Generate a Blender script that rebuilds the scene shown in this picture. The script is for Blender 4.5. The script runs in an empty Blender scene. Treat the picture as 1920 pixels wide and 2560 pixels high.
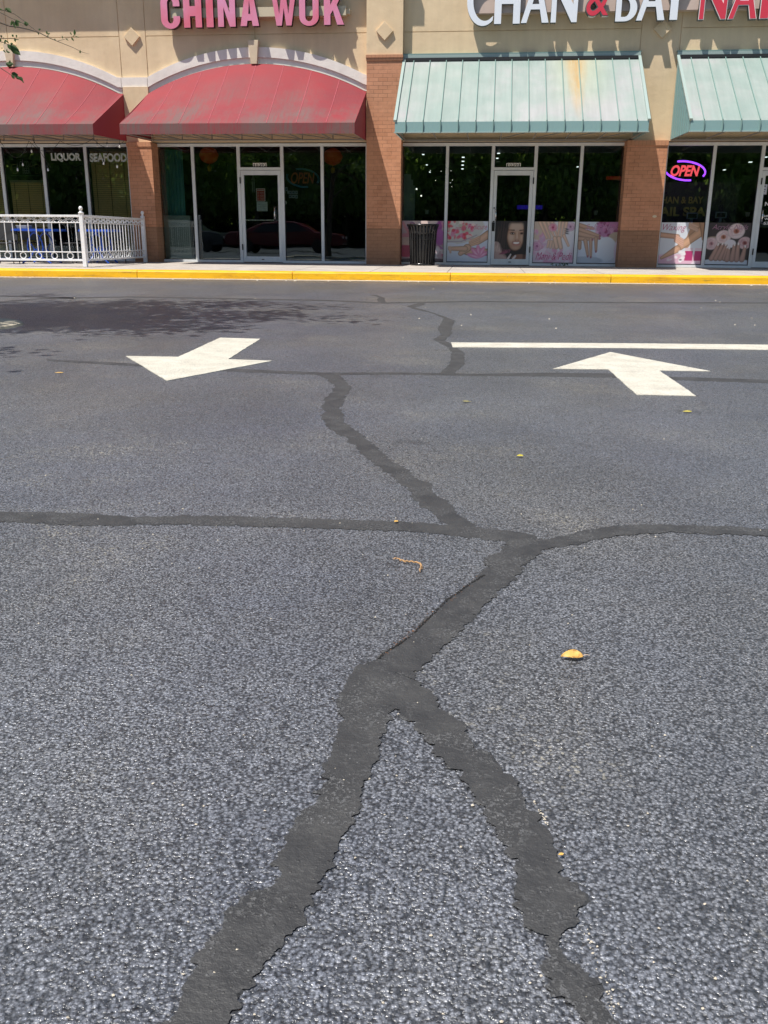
import bpy, bmesh, math, random
import numpy as np
from mathutils import Vector, Matrix
random.seed(7); rng = np.random.default_rng(7)
R = math.radians
S = bpy.context.scene
COL = S.collection

# ------------------------------------------------------------------ camera, light, exposure
FPX, PITCH, ROLL, YAW, CH = 2222.5, 0.300416, 0.0080485, -0.1061517, 0.82
_cy, _sy = math.cos(YAW), math.sin(YAW)
_F = Vector((_sy*math.cos(PITCH), _cy*math.cos(PITCH), -math.sin(PITCH)))
_R = Vector((_cy, -_sy, 0)); _U = _R.cross(_F)
_R2 = _R*math.cos(ROLL) + _U*math.sin(ROLL); _U2 = -_R*math.sin(ROLL) + _U*math.cos(ROLL)
cam = bpy.data.cameras.new('camera'); co = bpy.data.objects.new('camera', cam); COL.objects.link(co)
cam.sensor_fit = 'VERTICAL'; cam.sensor_height = 36; cam.lens = FPX*36/2560
cam.clip_start = 0.02; cam.clip_end = 1500
co.matrix_world = Matrix(((_R2.x, _U2.x, -_F.x, 0), (_R2.y, _U2.y, -_F.y, 0), (_R2.z, _U2.z, -_F.z, CH), (0, 0, 0, 1)))
S.camera = co
LD = Vector((.33, .315, -1)).normalized()          # direction sunlight travels
sun = bpy.data.lights.new('sun', 'SUN'); sun.energy = 4.8; sun.angle = R(.55); sun.color = (1, .955, .89)
so = bpy.data.objects.new('sun', sun); COL.objects.link(so); so.rotation_euler = LD.to_track_quat('-Z', 'Y').to_euler()
W = bpy.data.worlds.new('World'); S.world = W; W.use_nodes = True
nt = W.node_tree; nt.nodes.clear()
sky = nt.nodes.new('ShaderNodeTexSky'); sky.sky_type = 'NISHITA'; sky.sun_disc = False
sky.sun_elevation = math.asin(-LD.z); sky.sun_rotation = math.atan2(-LD.x, -LD.y); sky.air_density = 1.0; sky.dust_density = .7
bg = nt.nodes.new('ShaderNodeBackground'); bg.inputs[1].default_value = .085
ow = nt.nodes.new('ShaderNodeOutputWorld'); nt.links.new(sky.outputs[0], bg.inputs[0]); nt.links.new(bg.outputs[0], ow.inputs[0])
S.view_settings.view_transform = 'Standard'; S.view_settings.look = 'None'
S.view_settings.exposure = 0.40; S.view_settings.gamma = 1; S.view_settings.use_curve_mapping = False
S.cycles.max_bounces = 8; S.cycles.transparent_max_bounces = 12; S.cycles.use_denoising = True

def _ray(x, y): return _F*FPX + _R2*(x-960) + _U2*(1280-y)
def at(x, y, Y):                                    # photo pixel -> point on the plane Y
    d = _ray(x, y); t = Y/d.y; return Vector((d.x*t, Y, CH+d.z*t))
def gr(x, y, z=0.0):                                # photo pixel -> point on the ground
    d = _ray(x, y); t = (z-CH)/d.z; return Vector((d.x*t, d.y*t, z))

# ------------------------------------------------------------------ helpers
def tag(o, label=None, cat=None, group=None, kind=None):
    if label: o['label'] = label
    if cat: o['category'] = cat
    if group: o['group'] = group
    if kind: o['kind'] = kind
    return o
def empty(name, loc, label, cat, group=None):
    o = bpy.data.objects.new(name, None); o.location = loc; COL.objects.link(o); o.empty_display_size = .1
    return tag(o, label, cat, group)
class MB:
    def __init__(s): s.v = []; s.f = []; s.m = []
    def add(s, vs, fs, mi=0):
        n = len(s.v); s.v += [tuple(v) for v in vs]; s.f += [tuple(n+i for i in f) for f in fs]; s.m += [mi]*len(fs); return s
    def box(s, x0, x1, y0, y1, z0, z1, mi=0):
        return s.add([(x0,y0,z0),(x1,y0,z0),(x1,y1,z0),(x0,y1,z0),(x0,y0,z1),(x1,y0,z1),(x1,y1,z1),(x0,y1,z1)],
                     [(0,3,2,1),(4,5,6,7),(0,1,5,4),(1,2,6,5),(2,3,7,6),(3,0,4,7)], mi)
    def tube(s, pts, r, n=8, closed=False, mi=0, flat=None):
        pts = [Vector(p) for p in pts]; N = len(pts); rs = r if isinstance(r, (list, tuple)) else [r]*N
        rings = []
        for i, p in enumerate(pts):
            a = pts[(i-1) % N] if (closed or i > 0) else p; b = pts[(i+1) % N] if (closed or i < N-1) else p
            t = (b-a).normalized(); u = t.cross(Vector((0, 0, 1)))
            if u.length < .05: u = t.cross(Vector((0, 1, 0)))
            if flat is not None: u = t.cross(Vector(flat))
            u.normalize(); w = t.cross(u)
            rings.append([p+u*math.cos(2*math.pi*k/n)*rs[i]+w*math.sin(2*math.pi*k/n)*rs[i] for k in range(n)])
        vs = [v for q in rings for v in q]; fs = []
        for i in range(N if closed else N-1):
            j = (i+1) % N
            for k in range(n): fs.append((i*n+k, i*n+(k+1) % n, j*n+(k+1) % n, j*n+k))
        if not closed: fs += [tuple(range(n))[::-1], tuple((N-1)*n+k for k in range(n))]
        return s.add(vs, fs, mi)
    def lathe(s, prof, c=(0,0,0), n=24, mi=0):
        vs = []; fs = []
        for r, z in prof:
            for k in range(n):
                a = 2*math.pi*k/n; vs.append((c[0]+r*math.cos(a), c[1]+r*math.sin(a), c[2]+z))
        for i in range(len(prof)-1):
            for k in range(n): fs.append((i*n+k, i*n+(k+1) % n, (i+1)*n+(k+1) % n, (i+1)*n+k))
        return s.add(vs, fs, mi)
    def build(s, name, mats, parent=None, smooth=False, bevel=0, solid=0):
        me = bpy.data.meshes.new(name); me.from_pydata(s.v, [], s.f)
        if not isinstance(mats, (list, tuple)): mats = [mats]
        for m in mats: me.materials.append(m)
        if len(mats) > 1: me.polygons.foreach_set('material_index', s.m)
        if smooth: me.polygons.foreach_set('use_smooth', [True]*len(s.f))
        me.update(); o = bpy.data.objects.new(name, me); COL.objects.link(o)
        if parent is not None:
            o.parent = parent; me.transform(Matrix.Translation(-parent_world(parent)))
        if bevel: b = o.modifiers.new('b', 'BEVEL'); b.width = bevel; b.segments = 2; b.limit_method = 'ANGLE'
        if solid: b = o.modifiers.new('s', 'SOLIDIFY'); b.thickness = solid; b.offset = 0
        return o
def parent_world(p):
    v = Vector(p.location)
    while p.parent is not None: p = p.parent; v += Vector(p.location)
    return v
# meshes are written in world coordinates; a child's mesh is shifted so that it sits right under its (unrotated) parent

# ------------------------------------------------------------------ materials
def mat(name, col, rough=.6, metal=0, spec=.5, emis=None, estr=0):
    m = bpy.data.materials.new(name); m.use_nodes = True; b = m.node_tree.nodes['Principled BSDF']
    b.inputs['Base Color'].default_value = (*col, 1); b.inputs['Roughness'].default_value = rough
    b.inputs['Metallic'].default_value = metal; b.inputs['Specular IOR Level'].default_value = spec
    if emis: b.inputs['Emission Color'].default_value = (*emis, 1); b.inputs['Emission Strength'].default_value = estr
    return m
class N:
    """tiny node-graph helper on a material"""
    def __init__(s, m): s.m = m; s.t = m.node_tree; s.b = s.t.nodes['Principled BSDF']
    def n(s, typ, **kw):
        x = s.t.nodes.new(typ)
        for k, v in kw.items(): setattr(x, k, v)
        return x
    def l(s, a, b): s.t.links.new(a, b)
    def coord(s, scale=(1,1,1), rot=(0,0,0), loc=(0,0,0), gen='Object'):
        tc = s.n('ShaderNodeTexCoord'); mp = s.n('ShaderNodeMapping')
        mp.inputs['Scale'].default_value = scale; mp.inputs['Rotation'].default_value = rot; mp.inputs['Location'].default_value = loc
        s.l(tc.outputs[gen], mp.inputs[0]); return mp.outputs[0]
    def noise(s, vec, scale, detail=4, rough=.55, dist=0):
        x = s.n('ShaderNodeTexNoise'); x.inputs['Scale'].default_value = scale; x.inputs['Detail'].default_value = detail
        x.inputs['Roughness'].default_value = rough; x.inputs['Distortion'].default_value = dist
        if vec: s.l(vec, x.inputs['Vector'])
        return x.outputs['Fac']
    def vor(s, vec, scale, feat='F1', rnd=1.0):
        x = s.n('ShaderNodeTexVoronoi', feature=feat); x.inputs['Scale'].default_value = scale; x.inputs['Randomness'].default_value = rnd
        s.l(vec, x.inputs['Vector']); return x
    def ramp(s, fac, stops):
        x = s.n('ShaderNodeValToRGB'); e = x.color_ramp.elements
        while len(e) < len(stops): e.new(.5)
        for q, (p, c) in zip(e, stops): q.position = p; q.color = (*c, 1) if isinstance(c, tuple) else (c, c, c, 1)
        s.l(fac, x.inputs[0]); return x.outputs[0]
    def mix(s, fac, a, b, blend='MIX'):
        x = s.n('ShaderNodeMix', data_type='RGBA', blend_type=blend)
        for i, v in ((0, fac), (6, a), (7, b)):
            if isinstance(v, (int, float)): x.inputs[i].default_value = v if i == 0 else (v, v, v, 1)
            elif isinstance(v, tuple): x.inputs[i].default_value = (*v, 1)
            else: s.l(v, x.inputs[i])
        return x.outputs[2]
    def math(s, op, a, b=0.0, clamp=False):
        x = s.n('ShaderNodeMath', operation=op, use_clamp=clamp)
        for i, v in enumerate((a, b)):
            if isinstance(v, (int, float)): x.inputs[i].default_value = v
            else: s.l(v, x.inputs[i])
        return x.outputs[0]
    def bump(s, h, strength, dist, prev=None):
        x = s.n('ShaderNodeBump'); x.inputs['Strength'].default_value = strength; x.inputs['Distance'].default_value = dist
        s.l(h, x.inputs['Height'])
        if prev: s.l(prev, x.inputs['Normal'])
        return x.outputs[0]
    def col(s, c): s.l(c, s.b.inputs['Base Color'])
    def rough(s, c): s.l(c, s.b.inputs['Roughness'])
    def nor(s, c): s.l(c, s.b.inputs['Normal'])

# asphalt: sealed chips 6-9 mm, pale chips where the seal coat has worn
M_asph = mat('asphalt', (.09,.09,.1), .5); g = N(M_asph); v = g.coord()
def vm(op, a_, b_):
    x = g.n('ShaderNodeVectorMath', operation=op)
    for i_, q_ in enumerate((a_, b_)):
        if isinstance(q_, tuple): x.inputs[i_].default_value = q_
        else: g.l(q_, x.inputs[i_])
    return x
wn = g.n('ShaderNodeTexNoise'); wn.inputs['Scale'].default_value = 160; wn.inputs['Detail'].default_value = 2; g.l(v, wn.inputs['Vector'])
vv = vm('ADD', v, vm('MULTIPLY', wn.outputs['Color'], (.0035,.0035,0)).outputs[0]).outputs[0]
vc_ = g.vor(vv, 182); csp = g.n('ShaderNodeSeparateColor'); g.l(vc_.outputs['Color'], csp.inputs[0])
big = g.noise(v, .55, 5, .6); mid = g.noise(v, 1.9, 5, .65)
lump = g.noise(v, 195, 2, .45); lump2 = g.noise(v, 60, 2, .5)
coarse = g.ramp(mid, [(.36, .45), (.6, 1.0)])
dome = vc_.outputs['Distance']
bulk = g.ramp(csp.outputs[0], [(0, (.100,.100,.101)), (.75, (.138,.138,.139)), (1, (.200,.200,.201))])
base = g.mix(.85, bulk, g.ramp(lump, [(.34, .25), (.45, .88), (.60, 1.32)]), 'MULTIPLY')
base = g.mix(1.0, base, g.ramp(dome, [(.25, 1.08), (.48, .90), (.68, .34)]), 'MULTIPLY')  # gaps between chips darkened in colour, standing in for shade in the creases
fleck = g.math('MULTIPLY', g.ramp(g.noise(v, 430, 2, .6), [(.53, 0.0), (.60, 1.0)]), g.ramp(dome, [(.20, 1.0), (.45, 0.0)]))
fleck = g.math('MULTIPLY', fleck, g.ramp(g.noise(v, 40, 3, .6), [(.40, .25), (.60, 1.0)]))
base = g.mix(fleck, base, (.52,.52,.52))  # pale worn chip tops, brightened to paint glints into the colour
tint = g.ramp(big, [(.38, (.86,.92,1.08)), (.52, (.92,.955,1.035)), (.66, (1.01,.995,.98))]); base = g.mix(1.0, base, tint, 'MULTIPLY')
tint2 = g.ramp(g.noise(g.coord((1,.7,1), loc=(4,2,0)), 1.1, 4, .6), [(.34, .84), (.62, 1.10)]); base = g.mix(1.0, base, tint2, 'MULTIPLY')
oil = g.ramp(g.noise(g.coord(loc=(7,3,0)), 2.3, 3, .5), [(.68, 1.0), (.76, .6)]); base = g.mix(1.0, base, oil, 'MULTIPLY')
worn = g.math('MULTIPLY', g.ramp(csp.outputs[1], [(.90, 0.0), (.93, 1.0)]), g.ramp(g.noise(v, 1.1, 4, .7), [(.54, 0.0), (.68, 1.0)]))
base = g.mix(g.math('MULTIPLY', worn, .75), base, (.42,.39,.31))
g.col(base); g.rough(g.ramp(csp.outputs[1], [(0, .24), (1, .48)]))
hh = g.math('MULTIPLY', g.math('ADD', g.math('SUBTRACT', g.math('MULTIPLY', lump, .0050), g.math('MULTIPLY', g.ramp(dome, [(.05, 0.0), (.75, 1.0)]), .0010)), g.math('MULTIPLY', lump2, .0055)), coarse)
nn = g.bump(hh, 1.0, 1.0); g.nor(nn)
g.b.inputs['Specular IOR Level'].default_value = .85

M_seal = mat('sealant', (.075,.075,.074), .52); g = N(M_seal); v = g.coord()
c = g.ramp(g.noise(v, 9, 7, .72), [(.34, (.028,.028,.029)), (.52, (.043,.0425,.0425)), (.68, (.060,.059,.057))])
sv = g.vor(v, 150); ss = g.n('ShaderNodeSeparateColor'); g.l(sv.outputs['Color'], ss.inputs[0])
spk = g.math('MULTIPLY', g.ramp(ss.outputs[0], [(.86, 0.0), (.88, 1.0)]), g.ramp(sv.outputs['Distance'], [(.15, 1.0), (.35, 0.0)]))
c = g.mix(g.math('MULTIPLY', spk, g.ramp(g.noise(v, 7, 4, .65), [(.46, 0.0), (.54, .9)])), c, (.17,.17,.175)); isl_ = g.math('MULTIPLY', g.ramp(g.noise(v, 7, 4, .65), [(.48, 0.0), (.58, 1.0)]), g.ramp(g.noise(v, 190, 3, .6), [(.50, 0.0), (.58, 1.0)])); c = g.mix(isl_, c, (.100,.100,.101)); g.col(c)
nn = g.bump(g.math('ADD', g.noise(v, 120, 5, .62), g.math('ADD', g.math('MULTIPLY', spk, .5), g.math('MULTIPLY', isl_, .5))), .9, .0026); nn = g.bump(g.noise(v, 22, 5, .7), .7, .007, nn); g.nor(nn)
ea = g.n('ShaderNodeAttribute', attribute_name='edge')
rag = g.math('LESS_THAN', ea.outputs['Fac'], g.math('MULTIPLY', g.math('SUBTRACT', g.noise(v, 34, 3, .55), .36), .045))
hole = rag
tp = g.n('ShaderNodeBsdfTransparent'); mxs = g.n('ShaderNodeMixShader'); g.l(hole, mxs.inputs[0]); g.l(g.b.outputs[0], mxs.inputs[1]); g.l(tp.outputs[0], mxs.inputs[2]); g.l(mxs.outputs[0], g.t.nodes['Material Output'].inputs[0])

def paint_mat(name, col, dirt, rough=.6, sc=6):
    m = mat(name, col, rough); g = N(m); v = g.coord()
    a = g.ramp(g.noise(v, sc, 7, .7), [(.38, col), (.72, dirt)])
    vr = g.vor(v, 120); a = g.mix(g.math('MULTIPLY', g.ramp(vr.outputs['Distance'], [(.55, 0.0), (.75, 1.0)]), .5), a, (.25,.25,.24))
    wr = g.math('MULTIPLY', g.ramp(g.noise(v, 85, 4, .7), [(.54, 0.0), (.60, 1.0)]), g.ramp(g.noise(v, 4.5, 5, .7), [(.48, .12), (.62, .8)])); a = g.mix(wr, a, (.22,.21,.20))
    g.col(a); g.nor(g.bump(g.noise(v, 160, 4), .5, .002)); return m
M_white = paint_mat('road_paint', (.64,.61,.51), (.46,.42,.34), .65)
M_yellow = mat('yellow_paint', (.8,.42,.01), .5); g = N(M_yellow); v = g.coord()
a = g.ramp(g.noise(g.coord((1,1,5)), 1.6, 6, .7), [(.36, (.88,.50,.006)), (.55, (.80,.43,.006)), (.74, (.56,.27,.012))])
sp = g.ramp(g.noise(v, 22, 5, .75), [(.62, 0.0), (.66, 1.0)]); a = g.mix(g.math('MULTIPLY', sp, .7), a, (.36,.27,.16)); dk_ = g.ramp(g.noise(g.coord((.8,1,3)), 2.6, 5, .7), [(.56, 0.0), (.68, .5)]); a = g.mix(dk_, a, (.42,.23,.03)); rub = g.ramp(g.noise(g.coord((.35,1,6), loc=(2,0,0)), 3.2, 6, .75), [(.60, 0.0), (.66, .55)]); a = g.mix(rub, a, (.10,.075,.03)); g.col(a)
g.nor(g.bump(g.noise(v, 40, 5), .4, .006))
def concrete(name, c0, c1, sc=3):
    m = mat(name, c0, .85); g = N(m); v = g.coord()
    a = g.ramp(g.noise(v, sc, 7, .68), [(.32, c1), (.68, c0)]); b = g.ramp(g.noise(v, 180, 3), [(.3, .8), (.7, 1.12)])
    st_ = g.ramp(g.noise(g.coord((.5,1.6,1)), 2.2, 6, .7), [(.36, .78), (.55, 1.02)]); a = g.mix(1.0, a, st_, 'MULTIPLY')
    g.col(g.mix(1.0, a, b, 'MULTIPLY')); g.nor(g.bump(g.noise(v, 200, 4), .4, .0015)); return m
M_conc = concrete('concrete', (.50,.45,.40), (.40,.355,.31))
M_gutter = concrete('gutter_concrete', (.52,.44,.33), (.36,.30,.22), 6)
def stucco(name, c, dk):
    m = mat(name, c, .9); g = N(m); v = g.coord()
    a = g.ramp(g.noise(v, 1.1, 6, .62), [(.35, dk), (.62, c)])
    st = g.ramp(g.noise(g.coord((5,5,.5)), 1.2, 5, .6), [(.40, .965), (.62, 1.02)]); a = g.mix(1.0, a, st, 'MULTIPLY')
    g.col(a); n_ = g.bump(g.noise(v, 150, 5, .7), .55, .004); g.nor(g.bump(g.noise(v, 5, 4), .35, .02, n_)); return m
M_stucco = stucco('tan_stucco', (.76,.585,.375), (.69,.52,.325))
M_trim = stucco('pale_stucco_trim', (.84,.79,.72), (.76,.71,.64))
M_key = stucco('cream_stucco', (.74,.61,.43), (.66,.54,.37))
M_race = mat('raceway_paint', (.60,.51,.36), .55)
M_pinkbounce = mat('pink_bounce_panel', (.60,.46,.385), .5)  # wall-like beige with pink bounce light put into the colour
def brick(name, c1, c2, mort, bh=.0813):
    m = mat(name, c1, .85); g = N(m); tc = g.n('ShaderNodeTexCoord'); sp = g.n('ShaderNodeSeparateXYZ'); g.l(tc.outputs['Object'], sp.inputs[0])
    cb = g.n('ShaderNodeCombineXYZ'); g.l(g.math('ADD', sp.outputs[0], sp.outputs[1]), cb.inputs[0]); g.l(sp.outputs[2], cb.inputs[1])
    bt = g.n('ShaderNodeTexBrick'); g.l(cb.outputs[0], bt.inputs[0])
    for k, val in (('Scale', 1), ('Mortar Size', .0042), ('Mortar Smooth', .4), ('Bias', 0), ('Brick Width', .21), ('Row Height', bh)): bt.inputs[k].default_value = val
    bt.inputs['Color1'].default_value = (*c1, 1); bt.inputs['Color2'].default_value = (*c2, 1); bt.inputs['Mortar'].default_value = (*mort, 1)
    a = g.mix(1.0, bt.outputs[0], g.ramp(g.noise(cb.outputs[0], 4, 6, .7), [(.3, .84), (.7, 1.12)]), 'MULTIPLY')
    fd = g.ramp(g.noise(cb.outputs[0], 1.4, 4, .7), [(.42, 0.0), (.6, .85)])      # mortar flush and painted over in places
    a = g.mix(fd, a, g.mix(1.0, c1, g.ramp(g.noise(cb.outputs[0], 9, 5), [(.3, .86), (.7, 1.1)]), 'MULTIPLY'))
    g.col(a); inv = g.math('SUBTRACT', 1.0, bt.outputs['Fac'])
    n_ = g.bump(inv, .5, .008); g.nor(g.bump(g.noise(cb.outputs[0], 60, 5), .3, .004, n_)); return m
M_brick = brick('orange_brick', (.58,.275,.155), (.50,.225,.12), (.24,.12,.07))
M_brick2 = brick('brown_brick', (.36,.19,.11), (.33,.17,.095), (.20,.11,.065))
# soldier course: upright bricks
M_sold = mat('soldier_brick', (.4,.18,.1), .85); g = N(M_sold); tc = g.n('ShaderNodeTexCoord'); sp = g.n('ShaderNodeSeparateXYZ'); g.l(tc.outputs['Object'], sp.inputs[0])
fr = g.math('FRACT', g.math('MULTIPLY', g.math('ADD', sp.outputs[0], sp.outputs[1]), 12.0))
g.col(g.mix(g.ramp(fr, [(.0, 1.0), (.09, 0.0)]), g.mix(g.noise(None, 9, 3), (.56,.28,.155), (.42,.19,.10)), (.16,.08,.045)))

M_alu = mat('aluminium_frame', (.50,.52,.53), .45, .0); g = N(M_alu)
g.col(g.ramp(g.noise(g.coord((1,1,.3)), 8, 5), [(.3, (.66,.69,.70)), (.7, (.76,.79,.80))]))
M_gask = mat('black_gasket', (.015,.015,.016), .6)
M_black = mat('black_metal', (.012,.012,.013), .3, .2, .6)
M_glass = bpy.data.materials.new('shop_glass'); M_glass.use_nodes = True; t = M_glass.node_tree; t.nodes.clear()
o_ = t.nodes.new('ShaderNodeOutputMaterial'); mx = t.nodes.new('ShaderNodeMixShader'); tr = t.nodes.new('ShaderNodeBsdfTransparent'); gl = t.nodes.new('ShaderNodeBsdfGlossy')
fr_ = t.nodes.new('ShaderNodeFresnel'); fr_.inputs[0].default_value = 1.62; ml = t.nodes.new('ShaderNodeMath'); ml.operation = 'MULTIPLY'; ml.inputs[1].default_value = 2.7; ml.use_clamp = True
tr.inputs[0].default_value = (.70,.77,.73,1); gl.inputs['Roughness'].default_value = .004; gl.inputs[0].default_value = (.74,.86,.90,1)
t.links.new(fr_.outputs[0], ml.inputs[0]); t.links.new(ml.outputs[0], mx.inputs[0]); t.links.new(tr.outputs[0], mx.inputs[1]); t.links.new(gl.outputs[0], mx.inputs[2]); t.links.new(mx.outputs[0], o_.inputs[0])
nz = t.nodes.new('ShaderNodeTexNoise'); nz.inputs['Scale'].default_value = .9; bp = t.nodes.new('ShaderNodeBump'); bp.inputs['Strength'].default_value = .12; bp.inputs['Distance'].default_value = .02
tcg = t.nodes.new('ShaderNodeTexCoord'); t.links.new(tcg.outputs['Object'], nz.inputs['Vector']); t.links.new(nz.outputs[0], bp.inputs['Height']); t.links.new(bp.outputs[0], gl.inputs['Normal'])

# red canvas with grime running down the valance and dark patches
M_red = mat('red_canvas', (.55,.09,.12), .75); g = N(M_red); v = g.coord()
a = g.ramp(g.noise(v, .9, 5, .6), [(.35, (.27,.024,.032)), (.7, (.215,.031,.040))])
pat = g.ramp(g.noise(g.coord((1,.8,.8), loc=(3.1,0,0)), .75, 8, .72), [(.47, 0.0), (.64, 1.0)])
sp = g.n('ShaderNodeSeparateXYZ'); tc = g.n('ShaderNodeTexCoord'); g.l(tc.outputs['Object'], sp.inputs[0])
low = g.n('ShaderNodeMapRange'); g.l(sp.outputs[2], low.inputs[0]); low.inputs[1].default_value = 1.3; low.inputs[2].default_value = .0
strk = g.ramp(g.noise(g.coord((9,1,.7)), 2.0, 6, .7), [(.36, 0.0), (.56, 1.0)])
a = g.mix(g.math('MULTIPLY', g.math('MULTIPLY', g.math('MULTIPLY', pat, g.math('ADD', .45, strk)), low.outputs[0]), 1.0, True), a, (.155,.080,.075))
val = g.n('ShaderNodeMapRange'); g.l(sp.outputs[2], val.inputs[0]); val.inputs[1].default_value = .25; val.inputs[2].default_value = .06
patv = g.ramp(g.noise(g.coord((1,0,0)), 1.7, 4, .7), [(.36, .1), (.55, 1.0)])
a = g.mix(g.math('MULTIPLY', g.math('MULTIPLY', g.math('MULTIPLY', val.outputs[0], strk), patv), .8), a, (.13,.085,.075))
g.col(a); g.nor(g.bump(g.noise(v, 2.2, 4), .3, .03))
M_redside = mat('maroon_canvas', (.30,.03,.045), .75)
M_redseam = mat('faded_red_seam', (.42,.09,.11), .7)
# painted standing-seam metal, chalky pale green with one rust run
M_green = mat('green_metal', (.4,.55,.5), .42, 0, .5); g = N(M_green); v = g.coord()
a = g.ramp(g.noise(v, .8, 5, .6), [(.36, (.27,.34,.31)), (.52, (.32,.365,.34)), (.64, (.37,.375,.37))])
sp = g.n('ShaderNodeSeparateXYZ'); tc = g.n('ShaderNodeTexCoord'); g.l(tc.outputs['Object'], sp.inputs[0])
dx = g.math('ABSOLUTE', g.math('SUBTRACT', sp.outputs[0], g.math('ADD', 1.13, g.math('MULTIPLY', g.noise(g.coord((2,.3,.8)), 2.5, 4), .12))))
topw = g.n('ShaderNodeMapRange'); g.l(sp.outputs[2], topw.inputs[0]); topw.inputs[1].default_value = .0; topw.inputs[2].default_value = 1.7; topw.inputs[3].default_value = .05; topw.inputs[4].default_value = .34
rw = g.math('DIVIDE', dx, topw.outputs[0]); rr = g.ramp(rw, [(.15, 1.0), (1.0, 0.0)])
rz = g.n('ShaderNodeMapRange'); g.l(sp.outputs[2], rz.inputs[0]); rz.inputs[1].default_value = .05; rz.inputs[2].default_value = .9
rust = g.math('MULTIPLY', g.math('MULTIPLY', rr, rz.outputs[0]), g.ramp(g.noise(g.coord((8,1,.8)), 2.4, 5, .7), [(.3, .45), (.6, 1.0)]))
mr = g.n('ShaderNodeMapRange'); g.l(sp.outputs[2], mr.inputs[0]); mr.inputs[1].default_value = .2; mr.inputs[2].default_value = 1.6
wide = g.math('MULTIPLY', g.ramp(g.math('ABSOLUTE', g.math('SUBTRACT', sp.outputs[0], 1.25)), [(.05, .6), (.75, 0.0)]), mr.outputs[0])
a = g.mix(wide, a, (.56,.52,.33)); a = g.mix(g.math('MULTIPLY', rust, .85), a, (.46,.29,.11))
a = g.mix(1.0, a, g.ramp(g.noise(g.coord((7,.6,.6)), 1.5, 5, .65), [(.35, .93), (.65, 1.04)]), 'MULTIPLY')
g.col(a); g.nor(g.bump(g.noise(v, 2.5, 3), .25, .02)); g.rough(g.ramp(g.noise(v, 3, 4), [(.3, .32), (.7, .5)]))
M_greend = mat('green_metal_rib', (.20,.31,.28), .45); M_greenshade = mat('green_metal_shaded', (.22,.35,.34), .45)  # valance and sides: weaker light put into a darker copy of the green

# ------------------------------------------------------------------ ground, kerb, sidewalk
mb = MB(); mb.add([(-150,-120,0),(150,-120,0),(150,150,0),(-150,150,0)], [(0,1,2,3)])
tag(mb.build('parking_lot', M_asph), kind='structure')
def ky(x): return 17.72+.055*x
def strip(mb, x0, x1, prof, cap=True):              # prof: list of (dy, z) swept along the kerb line between x0 and x1
    n = len(prof); vs = [(x0, ky(x0)+d, z) for d, z in prof]+[(x1, ky(x1)+d, z) for d, z in prof]
    fs = [(i, n+i, n+i+1, i+1) for i in range(n-1)]
    if cap: fs += [tuple(range(n)), tuple(range(2*n-1, n-1, -1))]
    mb.add(vs, fs)
mb = MB(); x = -22.0
while x < 16:
    strip(mb, x, x+3.04, [(0,-.05),(.012,.125),(.02,.140),(.04,.150),(.34,.158),(.34,-.05)]); x += 3.052
tag(mb.build('kerb', M_yellow), kind='structure')
mb = MB(); strip(mb, -22, 16.5, [(-.30,.006),(0,.012)], False); tag(mb.build('gutter', M_gutter), kind='structure')
mb = MB(); GX = [-22+1.52*i for i in range(26)]
for i in range(len(GX)-1):
    a, b = GX[i]+.006, GX[i+1]-.006
    for (s0, s1) in ((.346, 2.2), (2.212, None)):
        ya, yb = ky(a)+s0, ky(b)+s0; yc, yd = (22.3, 22.3) if s1 is None else (ky(a)+s1, ky(b)+s1)
        za, zc = .157+.006*s0, (.184 if s1 is None else .157+.006*s1)
        mb.add([(a,ya,za),(b,yb,za),(b,yd,zc),(a,yc,zc),(a,ya,0.01),(b,yb,0.01),(b,yd,0.01),(a,yc,0.01)], [(0,1,2,3),(4,5,1,0),(5,6,2,1),(6,7,3,2),(7,4,0,3)])
tag(mb.build('sidewalk', M_conc), kind='structure')
mb = MB(); mb.box(-22.5,17,18.6,22.2,.02,.135); tag(mb.build('sidewalk_base', M_gask), kind='structure')

# ------------------------------------------------------------------ crack sealant bands (raised tar-like strips)
def resample(pts, step):
    out = []
    for i in range(len(pts)-1):
        a, b = pts[i], pts[i+1]; n = max(1, int((b-a).length/step))
        for k in range(n): out.append(a.lerp(b, k/n))
    out.append(pts[-1]); return out
def jit(pts, amp):
    if amp <= 0: return pts
    r1 = 0; out = []
    for p in pts:
        r1 = .55*r1+random.uniform(-1, 1)*amp
        out.append(Vector((p.x+r1, p.y+random.uniform(-1, 1)*amp*.8, p.z)))
    return out
def flat_poly(name, outline, z, m, thick=.004):
    from mathutils.geometry import tessellate_polygon
    ar = sum(outline[i].x*outline[(i+1) % len(outline)].y-outline[(i+1) % len(outline)].x*outline[i].y for i in range(len(outline)))
    if ar < 0: outline = outline[::-1]
    n = len(outline); vs = [(p.x, p.y, z) for p in outline]+[(p.x, p.y, .0003) for p in outline]
    tris = tessellate_polygon([[Vector((p.x, p.y, 0)) for p in outline]]); fs = []
    for t_ in tris:
        A, B_, C_ = (outline[i] for i in t_)
        fs.append(tuple(t_) if (B_.x-A.x)*(C_.y-A.y)-(B_.y-A.y)*(C_.x-A.x) > 0 else tuple(t_)[::-1])
    for i in range(n): j = (i+1) % n; fs.append((i, n+i, n+j, j))
    return MB().add(vs, fs).build(name, m)
def C(ox, oy, s, pts): return [(ox+a*s, oy+b*s) for a, b in pts]
def even(pts, n):
    d = [0.0]
    for i in range(len(pts)-1): d.append(d[-1]+(pts[i+1]-pts[i]).length)
    out = []; j = 0
    for i in range(n+1):
        t_ = d[-1]*i/n
        while j < len(d)-2 and d[j+1] < t_: j += 1
        out.append(pts[j].lerp(pts[j+1], (t_-d[j])/max(1e-9, d[j+1]-d[j])))
    return out
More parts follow.
